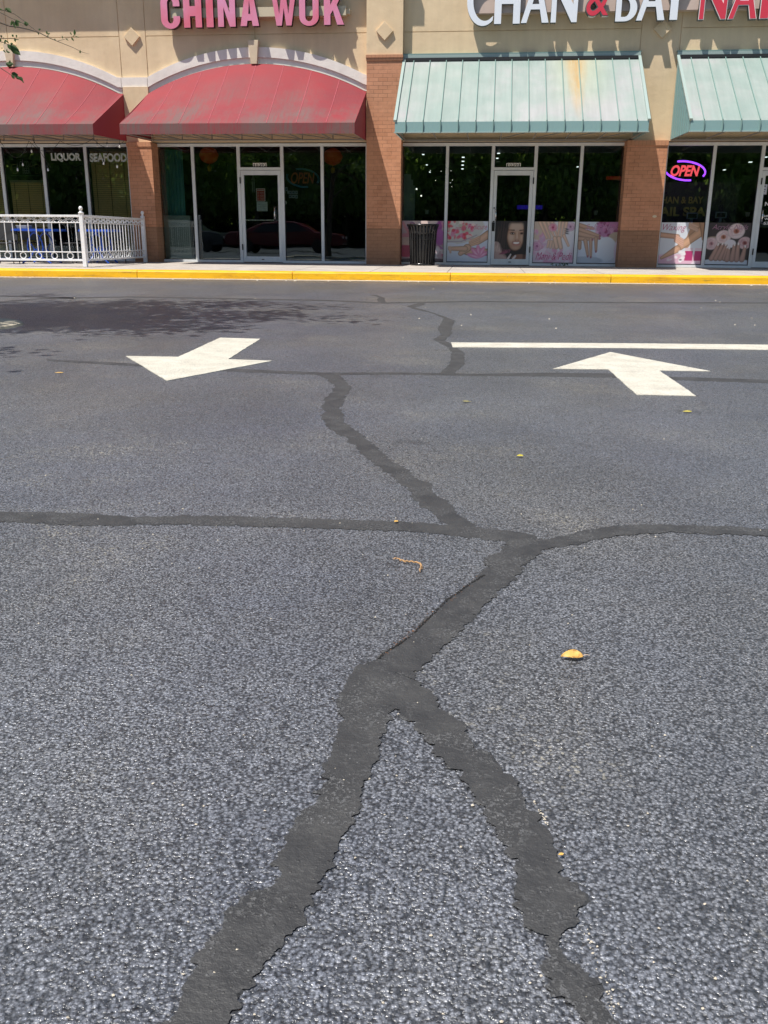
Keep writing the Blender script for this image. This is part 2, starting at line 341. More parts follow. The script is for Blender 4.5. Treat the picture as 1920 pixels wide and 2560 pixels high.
def seal(label, left, right, z, amp=.004, step=.012):
    L = [gr(*p) for p in left]; Rr = [gr(*p) for p in right]
    ln = max(sum((q_[i+1]-q_[i]).length for i in range(len(q_)-1)) for q_ in (L, Rr)); n = max(8, int(ln/step))
    L = jit(even(L, n), amp); Rr = jit(even(Rr, n), amp); vs = []; fs = []; ed = []; W_ = 7
    for i in range(n+1):
        a, b = L[i], Rr[i]; wd = (b-a).length; u_ = (b-a)/max(wd, 1e-6)*min(.011, wd*.13); a, b = a-u_, b+u_; wd = (b-a).length
        for j, (t_, h_) in enumerate(((0,0), (.05,1), (.2,1), (.5,1), (.8,1), (.95,1), (1,0))):
            ed.append(min(t_, 1-t_)*wd); p = a.lerp(b, t_); vs.append((p.x, p.y, z if h_ else .0002))
    for i in range(n):
        for j in range(W_-1): fs.append((i*W_+j, i*W_+j+1, (i+1)*W_+j+1, (i+1)*W_+j))
    o = MB().add(vs, fs).build('crack_seal', M_seal); at_ = o.data.attributes.new('edge', 'FLOAT', 'POINT'); at_.data.foreach_set('value', ed)
    return tag(o, label, 'crack seal', 'grey sealant bands over pavement cracks')
q = .2411; k = .5787
seal('winding grey sealant band from thin crack line down to the wide crossing seam',
     C(780,900,q,[(60,140),(120,170),(250,270),(165,390),(120,480),(130,560),(165,680),(230,740),(330,790),(440,880),(500,960),(600,1040),(700,1110),(850,1210),(960,1290),(1040,1370),(1090,1460),(1220,1560),(1310,1650)])+[(1120,1312),(1150,1322)],
     C(780,900,q,[(240,138),(260,150),(340,210),(408,280),(400,320),(330,400),(290,480),(330,600),(380,700),(500,770),(620,870),(700,950),(800,1040),(930,1110),(1010,1180),(1220,1300),(1300,1400),(1400,1500),(1500,1580),(1590,1650)])+[(1185,1322),(1195,1326)], .0009, .008, .022)
seal('long grey sealant band crossing left side of the lot toward the junction',
     [(-40,1276),(0,1280),(200,1284),(347,1294),(463,1290),(579,1292),(960,1303),(1093,1312),(1168,1318),(1284,1329),(1330,1341),(1362,1358)],
     [(-40,1300),(0,1303),(203,1313.6),(347,1312),(521,1312),(960,1325),(1076,1332),(1163,1342),(1272,1355),(1330,1372)], .0013, .007, .02)
seal('curved grey sealant band leaving junction toward the right edge',
     [(1330,1352),(1359,1349),(1423,1338),(1481,1323),(1539,1316),(1654,1312),(1828,1318),(1960,1328)],
     [(1335,1380),(1365,1373),(1446,1361),(1492,1348),(1550,1337),(1683,1331),(1828,1337),(1960,1343)], .0017, .007, .02)
seal('broad smooth sealant band descending diagonally from junction to the fork',
     [(1275,1352),(1255,1381),(1209,1396),(1226,1419),(1174,1465),(1110,1511),(1035,1587),(960,1639),(949,1650),(900,1669),(876,1695),(864,1729),(850,1753)],
     [(1340,1356),(1352,1380),(1307,1416),(1284,1448),(1243,1482),(1186,1535),(1134,1592),(1070,1650),(1026,1694),(1050,1716),(1020,1768),(985,1772),(962,1800)], .0021, .0035, .006)
seal('left leg of forked sealant band running to the bottom edge',
     [(850,1748),(856,1770),(850,1840)]+C(0,1920,k,[(1420,0),(1380,120),(1300,220),(1230,330),(1200,430),(1190,500),(1060,560),(980,680),(880,780),(860,880),(790,990),(690,1106),(640,1180)]),
     [(985,1755),(966,1803),(945,1860)]+C(0,1920,k,[(1600,0),(1560,120),(1520,240),(1470,300),(1430,430),(1390,530),(1320,590),(1310,660),(1250,700),(1180,790),(1140,890),(1090,950),(1010,980),(1015,1050),(990,1106),(960,1180)]), .0025, .004, .006)
seal('right leg of forked sealant band running to the bottom edge',
     [(925,1730),(960,1762),(1000,1783),(1047,1818),(1081,1864),(1122,1916)]+C(960,1920,k,[(310,5),(420,150),(500,290),(550,400),(590,520),(600,650),(690,760),(700,880),(720,990),(830,1050),(850,1106),(880,1180)]),
     [(1010,1700),(1045,1712),(1081,1737),(1116,1789),(1157,1818),(1186,1864),(1238,1911)]+C(960,1920,k,[(510,5),(560,70),(610,150),(690,270),(750,390),(790,480),(830,520),(855,630),(830,690),(780,710),(770,760),(830,850),(960,950),(970,1050),(1000,1106),(1020,1180)]), .0029, .004, .006)
seal('thin grey sealant line passing under both white arrows',
     [(116,898),(312,908),(602,923),(810,932),(960,931),(1200,935),(1365,932),(1527,934),(1677,942),(1960,951)],
     [(116,902),(312,914),(602,930),(810,938),(960,936),(1200,940),(1365,941),(1527,944),(1677,950),(1960,959)], .0008, .006, .03)
seal('zigzag grey sealant band beside the left end of the white line',
     C(960,660,k,[(160,165),(100,183),(130,195),(200,210),(260,235),(235,280),(250,305),(215,328),(270,355),(295,380),(290,430),(240,476)]),
     C(960,660,k,[(168,165),(175,176),(132,187),(220,213),(270,230),(305,245),(290,275),(290,300),(262,330),(320,365),(345,385),(345,430),(300,476)]), .0011, .005, .03)
seal('small hooked grey patch of sealant near the kerb',
     C(860,600,.1447,[(450,955),(560,975),(610,995),(570,1030),(600,1060),(560,1090)]), C(860,600,.1447,[(500,948),(580,955),(640,985),(700,1000),(690,1040),(740,1095)]), .0011, .004, .04)
seal('faint sealant hairline across the lane nearest the kerb',
     [(-40,757),(104,745),(324,741),(822,750),(960,756),(1190,752.5),(1422,754.5),(1960,756.5)], [(-40,760),(104,748),(324,743.5),(822,753),(960,759),(1190,755),(1422,757),(1960,759)], .0009, .006, .06)
seal('short branching sealant hairline above the tree shadow',
     [(-40,738),(100,741),(190,744)], [(-40,741),(100,744),(190,747)], .0009, .005, .06)
# dark open crack beside the diagonal band
mb = MB(); pts = resample([gr(*p) for p in [(1209,1440),(1174,1462),(1110,1508),(1075,1545),(1035,1584),(1000,1612),(960,1636),(945,1650)]], .006)
for i in range(len(pts)-1):
    p, q2 = pts[i]+Vector((random.uniform(-.003,.003), random.uniform(-.002,.002), .0026)), pts[i+1]; w = random.uniform(.0005,.0035)
    pts[i] = Vector((p.x, p.y, 0.0026)); mb.add([(p.x-w,p.y,.0034),(p.x+w,p.y-.001,.0034),(q2.x+w,q2.y-.001,.0034),(q2.x-w,q2.y,.0034)], [(0,1,2,3)])
tag(mb.build('pavement_crack', mat('crack_dark', (.008,.007,.006), .9)), 'thin dark open crack along the upper edge of the diagonal sealant band', 'crack')

def marking(name, label, pts, cat, z=.0036):
    P_ = [gr(*p) for p in pts]; P_.append(P_[0]); o = flat_poly(name, jit(resample(P_, .03)[:-1], .0022), z, M_white, .003)
    return tag(o, label, cat)
marking('road_arrow', 'white painted arrow on asphalt pointing toward the viewer at left', [(315,891),(417,953),(680,903),(570,899),(651,848),(550,845),(446,893)], 'road arrow')
marking('road_arrow', 'white painted arrow on asphalt pointing away toward the nail salon', [(1382,923),(1526,881),(1776,929),(1648,927.5),(1741,991),(1592,988),(1520,924.5)], 'road arrow')
marking('painted_line', 'long white painted line on asphalt behind right hand arrow', [(1127,857),(1560,859),(1960,863),(1960,876),(1560,871),(1131,869)], 'road line')

# parking island nose at the left
isl = concrete('island_concrete', (.50,.44,.33), (.36,.32,.24), 5)
mb = MB(); prof = [(0,0.0),(-.02,.05),(-.10,.075),(-.9,.08)]
out = []
for i in range(33):
    a = -math.pi/2+math.pi*i/32; out.append((-4.95+.70*math.cos(a)**.75 if math.cos(a) > 0 else -4.95, 7.85+.62*math.sin(a)))
out = [(-9.0, 7.23)]+out+[(-9.0, 8.47)]
cx_, cy_ = -6.2, 7.85; n = len(out); vs = []; fs = []
for d, z in ((1.0, 0.0), (.995, .02), (.97, .03), (.88, .032)):
    for (x, y) in out: vs.append((cx_+(x-cx_)*d, cy_+(y-cy_)*d, z))
for r_ in range(3):
    for i in range(n-1): fs.append((r_*n+i, r_*n+i+1, (r_+1)*n+i+1, (r_+1)*n+i))
fs.append(tuple(3*n+i for i in range(n)))
mb.add(vs, fs); tag(mb.build('parking_island', isl), kind='structure')

# ------------------------------------------------------------------ building
GY, WY, PY = 22.24, 22.0, 21.8                       # glass, stucco wall, brick pier front
B = empty('shop_building', (0, 22.0, 0), 'tan stucco and orange brick strip mall shopfront with arches and piers', 'building')
AX = [-11.2, -5.385]
def zin(x):
    best = 3.97
    for c_ in AX:
        d = abs(x-c_)
        if d <= 2.56: best = max(best, 4.568-5.74+math.sqrt(5.74**2-d*d))
    return best
def panel(mb, x0, x1, zl, zh, yf, dep=.016, nx=24):
    """stucco panel between two reveal joints; zl may be a function of x"""
    f = zl if callable(zl) else (lambda x: zl); n = nx if callable(zl) else 1
    xs = [x0+(x1-x0)*i/n for i in range(n+1)]; vs = []; m = n+1
    for x in xs: vs.append((x, yf, f(x)))
    for x in xs: vs.append((x, yf, zh))
    for x in xs: vs.append((x, yf+dep, f(x)))
    for x in xs: vs.append((x, yf+dep, zh))
    fs = []
    for i in range(n):
        fs += [(i, i+1, m+i+1, m+i), (2*m+i+1, 2*m+i, i, i+1)[::-1], (m+i, m+i+1, 3*m+i+1, 3*m+i)]
    fs += [(0, m, 3*m, 2*m), (n, 2*m+n, 3*m+n, m+n)]
    mb.add(vs, fs)
zo = lambda x: zin(x)+.30
TOP = 7.2; g2 = .008
mb = MB()                                            # left wall (arched shops)
JX = [(-8.57, -7.94)]
for (x0, x1) in ((-14.0,-11.27), (-11.27,-8.57), (-7.94,-5.37), (-5.37,-2.80)):
    panel(mb, x0+g2, x1-g2, zo, 5.175-g2, WY); panel(mb, x0+g2, x1-g2, 5.175+g2, TOP, WY)
panel(mb, -8.57+g2, -7.94-g2, 4.1, TOP, WY)
mb.box(-14, -2.8, WY+.016, WY+.22, 4.62, TOP+.01)
mb.box(-14, -2.8, WY+.03, WY+.20, 2.92, 4.619)
mb.box(-8.53, -7.93, WY-.10, WY+.029, 2.91, 4.1)
mb.build('wall', M_stucco, B)
mb = MB()                                            # right wall
for (x0, x1) in ((-1.99, 3.19), (4.03, 9.0)):
    panel(mb, x0+g2, x1-g2, 2.93, 5.175-g2, WY, .016); panel(mb, x0+g2, x1-g2, 5.175+g2, TOP+.6, WY)
panel(mb, 3.19+g2, 4.03-g2, 2.91, TOP+.6, WY)
mb.box(-1.99, 9, WY+.016, WY+.22, 2.92, TOP+.61)
mb.build('wall', M_stucco, B)
mb = MB(); mb.box(-2.80, -1.99, PY+.012, WY+.22, 4.692, TOP+.62); mb.build('wall', M_stucco, B)
def pier(x0, x1, ztop, cap):
    p = MB().box(x0, x1, PY, GY+.10, 1.003, ztop).build('brick_pier', M_brick, B)
    MB().box(x0, x1, PY-.006, GY+.10, .17, 1.0).build('pier_base', M_brick2, p)
    MB().box(x0-.012, x1+.012, PY-.02, GY+.11, ztop+.001, ztop+cap).build('pier_cap', M_sold, p)
pier(-8.49, -7.90, 2.80, .095); pier(-2.795, -1.995, 4.575, .11); pier(3.065, 3.945, 2.80, .105)
mb = MB().box(-2.81, -1.98, PY-.035, PY+.02, 4.63, 4.688); mb.build('pier_ledge', M_sold, B)
# arch mouldings: two steps
def arch(name, z_lo, z_hi, yf, segs, m):
    for (x0, x1, nn_) in segs:
        mb = MB(); xs = [x0+(x1-x0)*i/nn_ for i in range(nn_+1)]; vs = []
        for x in xs: vs += [(x, yf, zin(x)+z_lo), (x, yf, zin(x)+z_hi), (x, WY+.015, zin(x)+z_hi), (x, WY+.015, zin(x)+z_lo)]
        fs = []
        for i in range(nn_):
            a = i*4; fs += [(a, a+4, a+5, a+1), (a+1, a+5, a+6, a+2), (a+3, a+7, a+4, a)]
        e = nn_*4; fs += [(0, 1, 2, 3), (e, e+3, e+2, e+1)]
        mb.add(vs, fs); mb.build(name, m, B)
SEG = [(-13.75,-8.575,60), (-8.565,-7.945,1), (-7.935,-2.80,60)]
arch('arch_trim', .126, .335, WY-.07, SEG, M_trim); arch('arch_trim', 0.0, .124, WY-.035, SEG, M_trim)
for c_ in AX:
    mb = MB(); c_ += .0
    vs = [(c_-.07,WY-.15,4.545),(c_+.07,WY-.15,4.545),(c_+.12,WY-.17,5.03),(c_-.12,WY-.17,5.03),(c_-.07,WY+.01,4.545),(c_+.07,WY+.01,4.545),(c_+.12,WY+.01,5.03),(c_-.12,WY+.01,5.03)]
    mb.add(vs, [(0,1,2,3),(5,4,7,6),(4,0,3,7),(1,5,6,2),(3,2,6,7),(4,5,1,0)]); mb.build('keystone', M_key, B, bevel=.006)
for (dx_, yf) in ((-8.252, WY), (-2.391, PY+.012), (3.63, WY)):
    r_ = .19; mb = MB(); vs = [(dx_-r_,yf-.055,5.16),(dx_,yf-.055,5.16-r_),(dx_+r_,yf-.055,5.16),(dx_,yf-.055,5.16+r_),(dx_-r_,yf+.01,5.16),(dx_,yf+.01,5.16-r_),(dx_+r_,yf+.01,5.16),(dx_,yf+.01,5.16+r_)]
    mb.add(vs, [(0,1,2,3),(0,4,5,1),(1,5,6,2),(2,6,7,3),(3,7,4,0)]); mb.build('diamond_ornament', M_stucco, B, bevel=.004)
MB().box(-14, -1.98, WY-.43, WY+.3, 6.65, 6.95).build('cornice', M_trim, B)
MB().box(-14.2, 9.2, WY-.05, WY+8, TOP+.7, TOP+.9).build('roof', M_trim, B)
# interior shell
M_in = mat('dark_interior', (.04,.052,.058), .9); M_infl = mat('interior_floor', (.02,.018,.016), .5); M_ceil = mat('interior_ceiling', (.04,.04,.04), .9)
MB().box(-14.3,9.2,30.0,30.2,0.1,3.4).build('interior_wall', M_in, B)
for x in (-14.1, -8.2, -2.4, 9.0): MB().box(x-.05,x+.05,GY+.2,30,.1,3.4).build('interior_wall', M_in, B)
MB().box(-14.3,9.2,GY+.12,30,.10,.17).build('interior_floor', M_infl, B)
MB().box(-14.3,9.2,GY+.12,30,3.0,3.1).build('interior_ceiling', M_ceil, B)

def window(x0, x1, z0, z1, fw=.035, bot=.055, top=.065, pane=True):
    """aluminium frame ring with a pane; x0..x1 outer edges"""
    f = MB(); y0, y1 = GY-.055, GY+.055
    f.box(x0, x0+fw, y0, y1, z0, z1); f.box(x1-fw, x1, y0, y1, z0, z1)
    f.box(x0+fw, x1-fw, y0, y1, z0, z0+bot); f.box(x0+fw, x1-fw, y0, y1, z1-top, z1)
    for (a, b, c_, d) in ((x0+fw, x0+fw+.012, z0+bot, z1-top), (x1-fw-.012, x1-fw, z0+bot, z1-top)): f.box(a, b, GY-.02, GY+.02, c_, d, 1)
    f.box(x0+fw+.012, x1-fw-.012, GY-.02, GY+.02, z0+bot, z0+bot+.018, 1)
    w = f.build('window', [M_alu, M_gask], B)
    MB().add([(x0+fw,GY,z0+bot),(x1-fw,GY,z0+bot),(x1-fw,GY,z1-top),(x0+fw,GY,z1-top)], [(0,1,2,3)]).build('pane', M_glass, w)
    return w
Z0, Z1, ZT = .187, 2.90, 2.317
mL = [at(10,450,GY).x, at(114,450,GY).x, at(220,450,GY).x]
bays = [(-12.4, mL[0]), (mL[0], mL[1]), (mL[1], mL[2]), (mL[2], -8.62), (-8.06, -7.043), (-7.043, -5.925), (-4.865, -3.903), (-3.903, -2.83),
        (-2.035, -.949), (-.949, .105), (1.09, 2.124), (2.124, 3.20), (4.0, 5.062), (5.062, 6.115), (7.15, 8.3)]
for a, b in bays: window(a, b, Z0, Z1)
M_hdl = mat('steel_handle', (.75,.75,.75), .25, .9)
def door(x0, x1, side, handle_x):
    window(x0, x1, ZT-.005, Z1, .04, .06, .065)
    j = MB().box(x0, x0+.035, GY-.055, GY+.055, Z0, ZT-.006); j.box(x1-.035, x1, GY-.055, GY+.055, Z0, ZT-.006); j.build('door_frame', M_alu, B)
    a, b, z0, z1 = x0+.041, x1-.041, .20, 2.303; y0, y1 = GY-.045, GY+.03
    d = MB(); sw = .075
    d.box(a, a+sw, y0, y1, z0, z1); d.box(b-sw, b, y0, y1, z0, z1); d.box(a+sw, b-sw, y0, y1, z0, z0+.13); d.box(a+sw, b-sw, y0, y1, z1-.10, z1)
    D = d.build('door', M_alu, B, bevel=.003)
    MB().add([(a+sw,GY,z0+.13),(b-sw,GY,z0+.13),(b-sw,GY,z1-.1),(a+sw,GY,z1-.1)], [(0,1,2,3)]).build('pane', M_glass, D)
    for zz in (.55, 2.08):
        hx = a-.006 if side > 0 else b+.006
        MB().box(hx-.012, hx+.012, y0-.03, y0+.01, zz-.07, zz+.07).build('hinge', M_black, D)
    hx = handle_x; MB().tube([(hx, y0-.055, 1.20), (hx, y0-.055, 1.46)], .016, 10).build('handle', M_hdl, D, True)
    for zz in (1.18, 1.48): MB().tube([(hx-.03, y0-.05, zz), (hx+.05*side, y0-.03, zz)], .014, 8).build('handle_mount', M_black, D)
    MB().box((a+b)/2-.03, (a+b)/2+.03, y0-.006, y0, z0+.055, z0+.072).build('name_plate', M_black, D)
    return D, a+sw, b-sw
D1, d1a, d1b = door(-5.925, -4.865, 1, at(689,540,GY).x)
MB().box(d1a, d1b, GY+.004, GY+.028, 1.165, 1.19).build('push_bar', M_hdl, D1)
MB().tube([at(695,563,GY-.05), at(695,563,GY-.052)+Vector((0,-.01,0))], .015, 10).build('lock_cylinder', M_black, D1)
D2, d2a, d2b = door(.105, 1.09, -1, at(1239,540,GY).x)
lk = MB(); p = at(1233,567,GY-.06); lk.box(p.x-.035, p.x+.035, GY-.075, GY-.046, p.z-.10, p.z+.10); lk.build('lock_box', M_black, D2, bevel=.008)
D3, d3a, d3b = door(6.115, 7.15, 1, at(1902,548,GY).x)

# ------------------------------------------------------------------ awnings
M_rod = mat('awning_frame_metal', (.30,.27,.23), .6)
def red_awning(xa, xb, label, cx):
    A = empty('awning', ((xa+xb)/2, 21, 3), label, 'awning', 'red fabric awnings over the left shops')
    f0, zf, zb, yw, yf = .0, 3.095, 2.885, WY-.08, 20.02; n = 60
    xs = [xa+(xb-xa)*i/n for i in range(n+1)]; m = MB(); vs = []; NR = 10
    for j in range(NR+1):
        t = j/NR
        for x in xs: vs.append((x, yw+(yf-yw)*t, (zin(x)-.015)*(1-t)+zf*t - .035*math.sin(math.pi*t)*(1-.3*math.cos((x-xa)*6))))
    for x in xs: vs.append((x, yf-.004, zb))
    M_ = n+1; fs = [(j*M_+i, j*M_+i+1, (j+1)*M_+i+1, (j+1)*M_+i) for j in range(NR+1) for i in range(n)]
    m.add(vs, fs)
    m.build('canopy', M_red, A, solid=.006)
    for x in (xa, xb): MB().add([(x,yw,zin(x)-.015),(x,yf,zf),(x,yf-.004,zb),(x,yw,2.93)], [(0,1,2,3)]).build('side_panel', M_redside, A, solid=.006)
    k_ = 8
    for i in range(1, k_):
        x = xa+(xb-xa)*i/k_+.03
        m = MB(); P_ = []
        for j in range(NR+1):
            t = j/NR; P_.append((x, yw+(yf-yw)*t, (zin(x)-.015)*(1-t)+zf*t-.035*math.sin(math.pi*t)*(1-.3*math.cos((x-xa)*6))+.004))
        m.tube(P_, .009, 5); m.build('seam', M_redseam, A)
    fr = MB(); fr.tube([(xa+.03,yf+.04,zb+.03),(xb-.03,yf+.04,zb+.03)], .018, 6); fr.tube([(xa+.03,yw-.03,2.95),(xb-.03,yw-.03,2.95)], .018, 6)
    nb = 8
    for i in range(nb):
        x = xa+.05+(xb-xa-.1)*i/(nb-1); fr.tube([(x,yf+.04,zb+.03),(x,yw-.03,2.95)], .014, 6)
        if i < nb-1: fr.tube([(x,yf+.05,zb+.04),(x+(xb-xa-.1)/(nb-1),yw-.03,2.96)], .010, 6)
        fr.tube([(x,yw-.03,2.95),(x,yw-.03,3.35)], .014, 6)
    fr.build('support_frame', M_rod, A)
    return A
red_awning(-13.86, -8.53, 'red canvas awning cut by the left edge, over the liquor and seafood windows', -11.2)
red_awning(-7.93, -2.82, 'full red canvas awning with grime, over the door numbered 10393', -5.385)
def green_awning(xa, xb, label, x1st, leftside):
    A = empty('awning', ((xa+xb)/2, 21, 3), label, 'awning', 'green metal awnings over the nail salon')
    yw, yf, zt, zf, zb = WY-.05, 19.93, 4.60, 3.095, 2.90
    m = MB(); m.add([(xa,yw,zt),(xb,yw,zt),(xb,yf,zf),(xa,yf,zf)], [(0,1,2,3)])
    m.build('roof_sheet', M_green, A)
    MB().add([(xa,yf,zf),(xb,yf,zf),(xb,yf-.01,zb),(xa,yf-.01,zb)], [(0,1,2,3)]).build('valance', M_greenshade, A)
    MB().box(xa+.04, xb-.04, yw-.08, yw-.02, zt-.035, zt+.03).build('shadow_strip', M_gask, A)  # black strip stands in for the shade in the slot below the flashing
    for x in (xa, xb):
        s_ = MB().add([(x,yw,zt),(x,yf,zf),(x,yf-.01,zb),(x,yw,2.93)], [(0,1,2,3)])
        e = -1 if x == xa else 1
        for i in range(1, 9):
            t = i/9; y = yw+(yf-yw)*t; z = zt+(zf-zt)*t; s_.box(x+min(0,e*.02), x+max(0,e*.02), y-.008, y+.008, 2.93-.04*t, z-.02)
        s_.build('side_panel', M_greenshade, A, solid=.003)
    x = x1st
    d = Vector((0, yf-yw, zf-zt)).normalized(); up = Vector((0, d.z, -d.y)); up = up if up.z > 0 else -up
    while x < xb-.03:
        m = MB(); hh_ = .032; w = .007
        a0, a1 = Vector((x,yw,zt)), Vector((x,yf,zf))
        for (p0, p1, u) in ((a0, a1, up), (Vector((x,yf-.002,zf)), Vector((x,yf-.012,zb)), Vector((0,-1,0)))):
            vs = []
            for p_ in (p0, p1):
                for sx in (-w, w):
                    vs.append(p_+Vector((sx,0,0))); vs.append(p_+Vector((sx,0,0))+u*hh_)
            m.add(vs, [(0,1,5,4),(2,6,7,3),(1,3,7,5),(0,2,3,1),(4,5,7,6)])
        m.build('rib', M_greend, A); x += .3615
    t_ = MB()
    for x in (xa, xb):
        u = up*.045
        vs = [Vector((x-.03,yw,zt)), Vector((x+.03,yw,zt)), Vector((x-.03,yf,zf)), Vector((x+.03,yf,zf))]
        t_.add(vs+[v_+u for v_ in vs], [(0,2,6,4),(1,5,7,3),(4,6,7,5),(0,4,5,1),(2,3,7,6)])
    t_.box(xa-.02, xb+.02, yw-.03, WY, zt+.035, zt+.10)
    t_.box(xa-.02, xb+.02, yf-.03, yf+.02, zb-.02, zb)
    t_.build('edge_trim', mat('green_metal_trim', (.33,.41,.38), .4), A)
    MB().box(xa-.03, xb+.03, yw-.03, WY, zt+.102, zt+.125).build('wall_flashing', M_greend, A)
    fr = MB(); fr.box(xa+.02, xb-.02, yw-.02, yw+.03, 2.91, 2.95)
    nb = 8
    for i in range(nb):
        x = xa+.05+(xb-xa-.1)*i/(nb-1); fr.tube([(x,yf+.05,zb+.02),(x,yw-.03,2.95)], .014, 6)
        fr.tube([(x,yf+.05,zb+.02),(x,yw-.03,3.5)], .012, 6)
        if i >= nb/2-1 and i < nb-1: fr.tube([(x+(xb-xa-.1)/(nb-1),yf+.05,zb+.04),(x,yw-.03,2.96)], .010, 6)
    fr.build('support_frame', M_rod, A)
    return A
green_awning(-1.96, 3.19, 'full pale green ribbed metal awning with orange rust run, over the door numbered 10391', -1.74, False)
green_awning(4.01, 9.2, 'pale green ribbed metal awning cut by the right edge, over the lit open sign', 4.27, True)

# ------------------------------------------------------------------ lettering
def to_mesh(cu, name, mats, parent, M_):
    ob = bpy.data.objects.new('tmp', cu); COL.objects.link(ob); dg = bpy.context.evaluated_depsgraph_get()
    me = bpy.data.meshes.new_from_object(ob.evaluated_get(dg)); bpy.data.objects.remove(ob); me.name = name
    me.materials.clear()
    for m in mats: me.materials.append(m)
    me.transform(M_)
    if len(mats) > 1:
        me.update()
        for p_ in me.polygons: p_.material_index = 0 if p_.normal.y < -.9 else 1
    else:
        for p_ in me.polygons: p_.material_index = 0
    o = bpy.data.objects.new(name, me); COL.objects.link(o)
    if parent is not None: o.parent = parent; me.transform(Matrix.Translation(-parent_world(parent)))
    return o
UP = Matrix(((1,0,0,0),(0,0,-1,0),(0,1,0,0),(0,0,0,1)))   # glyph x,y -> X,Z ; glyph z -> -Y
def glyph(polys, name, mats, parent, x, z, sx, sz, yfront, depth, off=0):
    cu = bpy.data.curves.new('g', 'CURVE'); cu.dimensions = '2D'; cu.fill_mode = 'BOTH'; cu.extrude = depth/2; cu.offset = off
    for P_ in polys:
        s_ = cu.splines.new('POLY'); s_.points.add(len(P_)-1)
        for i, (a, b) in enumerate(P_): s_.points[i].co = (a*sx, b*sz, 0, 1)
        s_.use_cyclic_u = True
    return to_mesh(cu, name, mats, parent, Matrix.Translation((x, yfront+depth/2, z)) @ UP)
def text(body, name, mats, parent, x0, x1, z0, z1, y, depth=.004, off=0, shear=0):
    cu = bpy.data.curves.new('t', 'FONT'); cu.body = body; cu.extrude = depth/2; cu.offset = off; cu.shear = shear; cu.size = 1
    o = to_mesh(cu, name, mats, None, Matrix.Identity(4)); me = o.data; n = len(me.vertices); a = np.empty(n*3); me.vertices.foreach_get('co', a); a = a.reshape(-1, 3)
    mn, mx_ = a.min(0), a.max(0); b = np.empty_like(a)
    b[:, 0] = x0+(a[:, 0]-mn[0])/(mx_[0]-mn[0])*(x1-x0); b[:, 2] = z0+(a[:, 1]-mn[1])/(mx_[1]-mn[1])*(z1-z0); b[:, 1] = y-a[:, 2]
    if parent is not None: o.parent = parent; b -= np.array(parent_world(parent))
    me.vertices.foreach_set('co', b.ravel()); me.update(); return o
def arc(cx, cy, rx, ry, a0, a1, n=14): return [(cx+rx*math.cos(R(a0+(a1-a0)*i/n)), cy+ry*math.sin(R(a0+(a1-a0)*i/n))) for i in range(n+1)]
def gC(s, r=.23, gap=.10):
    o = arc(.5,r,.5,r,0,-180)+arc(.5,1-r,.5,r,180,0); i_ = arc(.5,1-r,.5-s,r-s*.44,0,180)+arc(.5,r,.5-s,r-s*.44,180,360)
    return [[(1,.5-gap)]+o+[(1,.5+gap),(1-s,.5+gap)]+i_+[(1-s,.5-gap)]]
def gO(s, r=.23): return [arc(.5,r,.5,r,0,-180)+arc(.5,1-r,.5,r,180,0), arc(.5,r,.5-s,r-s*.44,0,-180)+arc(.5,1-r,.5-s,r-s*.44,180,0)]
def gH(s, c=.5, h=.07): return [[(0,0),(s,0),(s,c-h),(1-s,c-h),(1-s,0),(1,0),(1,1),(1-s,1),(1-s,c+h),(s,c+h),(s,1),(0,1)]]
gI = [[(0,0),(1,0),(1,1),(0,1)]]
def gN(s, t=.36): return [[(0,0),(s,0),(s,1-t),(1-s*1.02,0),(1,0),(1,1),(1-s,1),(1-s,t),(s*1.02,1),(0,1)]]
def gA(s, c0=.15, c1=.27, t=.19): return [[(0,0),(s,0),(s+c0*.40*(1-s),c0),(1-s-c0*.40*(1-s),c0),(1-s,0),(1,0),(.5+t,1),(.5-t,1)], [(s+c1*.44*(1-s),c1),(1-s-c1*.44*(1-s),c1),(.5,.80)]]
gW = [[(0,1),(.2,1),(.315,.34),(.425,1),(.575,1),(.685,.34),(.80,1),(1,1),(.80,0),(.59,0),(.5,.52),(.41,0),(.20,0)]]
def gK(s): return [[(0,0),(s,0),(s,.30),(.45,.43),(.66,0),(1,0),(.64,.585),(.97,1),(.66,1),(s,.58),(s,1),(0,1)]]
def mred(nm, a, b):
    m = mat(nm, a, .35); g = N(m); g.col(g.mix(g.ramp(g.noise(g.coord(), 1.3, 3), [(.35, 0.0), (.62, 1.0)]), a, b)); return m
M_l1 = mred('faded_red_acrylic', (.72,.14,.20), (.74,.27,.40)); M_l2 = mred('pink_acrylic', (.74,.30,.46), (.72,.20,.30))
M_ret = mat('dark_return', (.035,.012,.014), .5)
SG = empty('shop_sign', (-5.3, WY, 5.5), 'red channel letter sign reading CHINA WOK above the left arch', 'sign')
YL = 21.72
def row(items, z, h, parent, depth, mats_f):
    for (nm, pl, xa, xb, dz, hh_) in items:
        xa_, xb_ = at(xa, 60, YL).x, at(xb, 60, YL).x
        glyph(pl, 'letter', mats_f(nm), parent, xa_, z+dz, xb_-xa_, h*hh_, YL, depth)
zb_ = 5.278
row([('C', gC(.35,.27,.14), 403.6, 451, -.02, 1.05), ('H', gH(.35,.49,.15), 460, 505, 0, 1), ('I', gI, 516.5, 534, 0, 1), ('N', gN(.33,.42), 545.5, 589, .004, 1),
     ('A', gA(.34,.16,.36,.2), 601, 647.5, .012, 1), ('W', gW, 679, 741, .01, 1), ('O', gO(.31,.27), 748.5, 797, -.005, 1.02), ('K', gK(.32), 810, 860, .01, 1)],
    zb_, .67, SG, .14, lambda nm: [M_l2 if nm in 'WNK' else M_l1, M_ret])
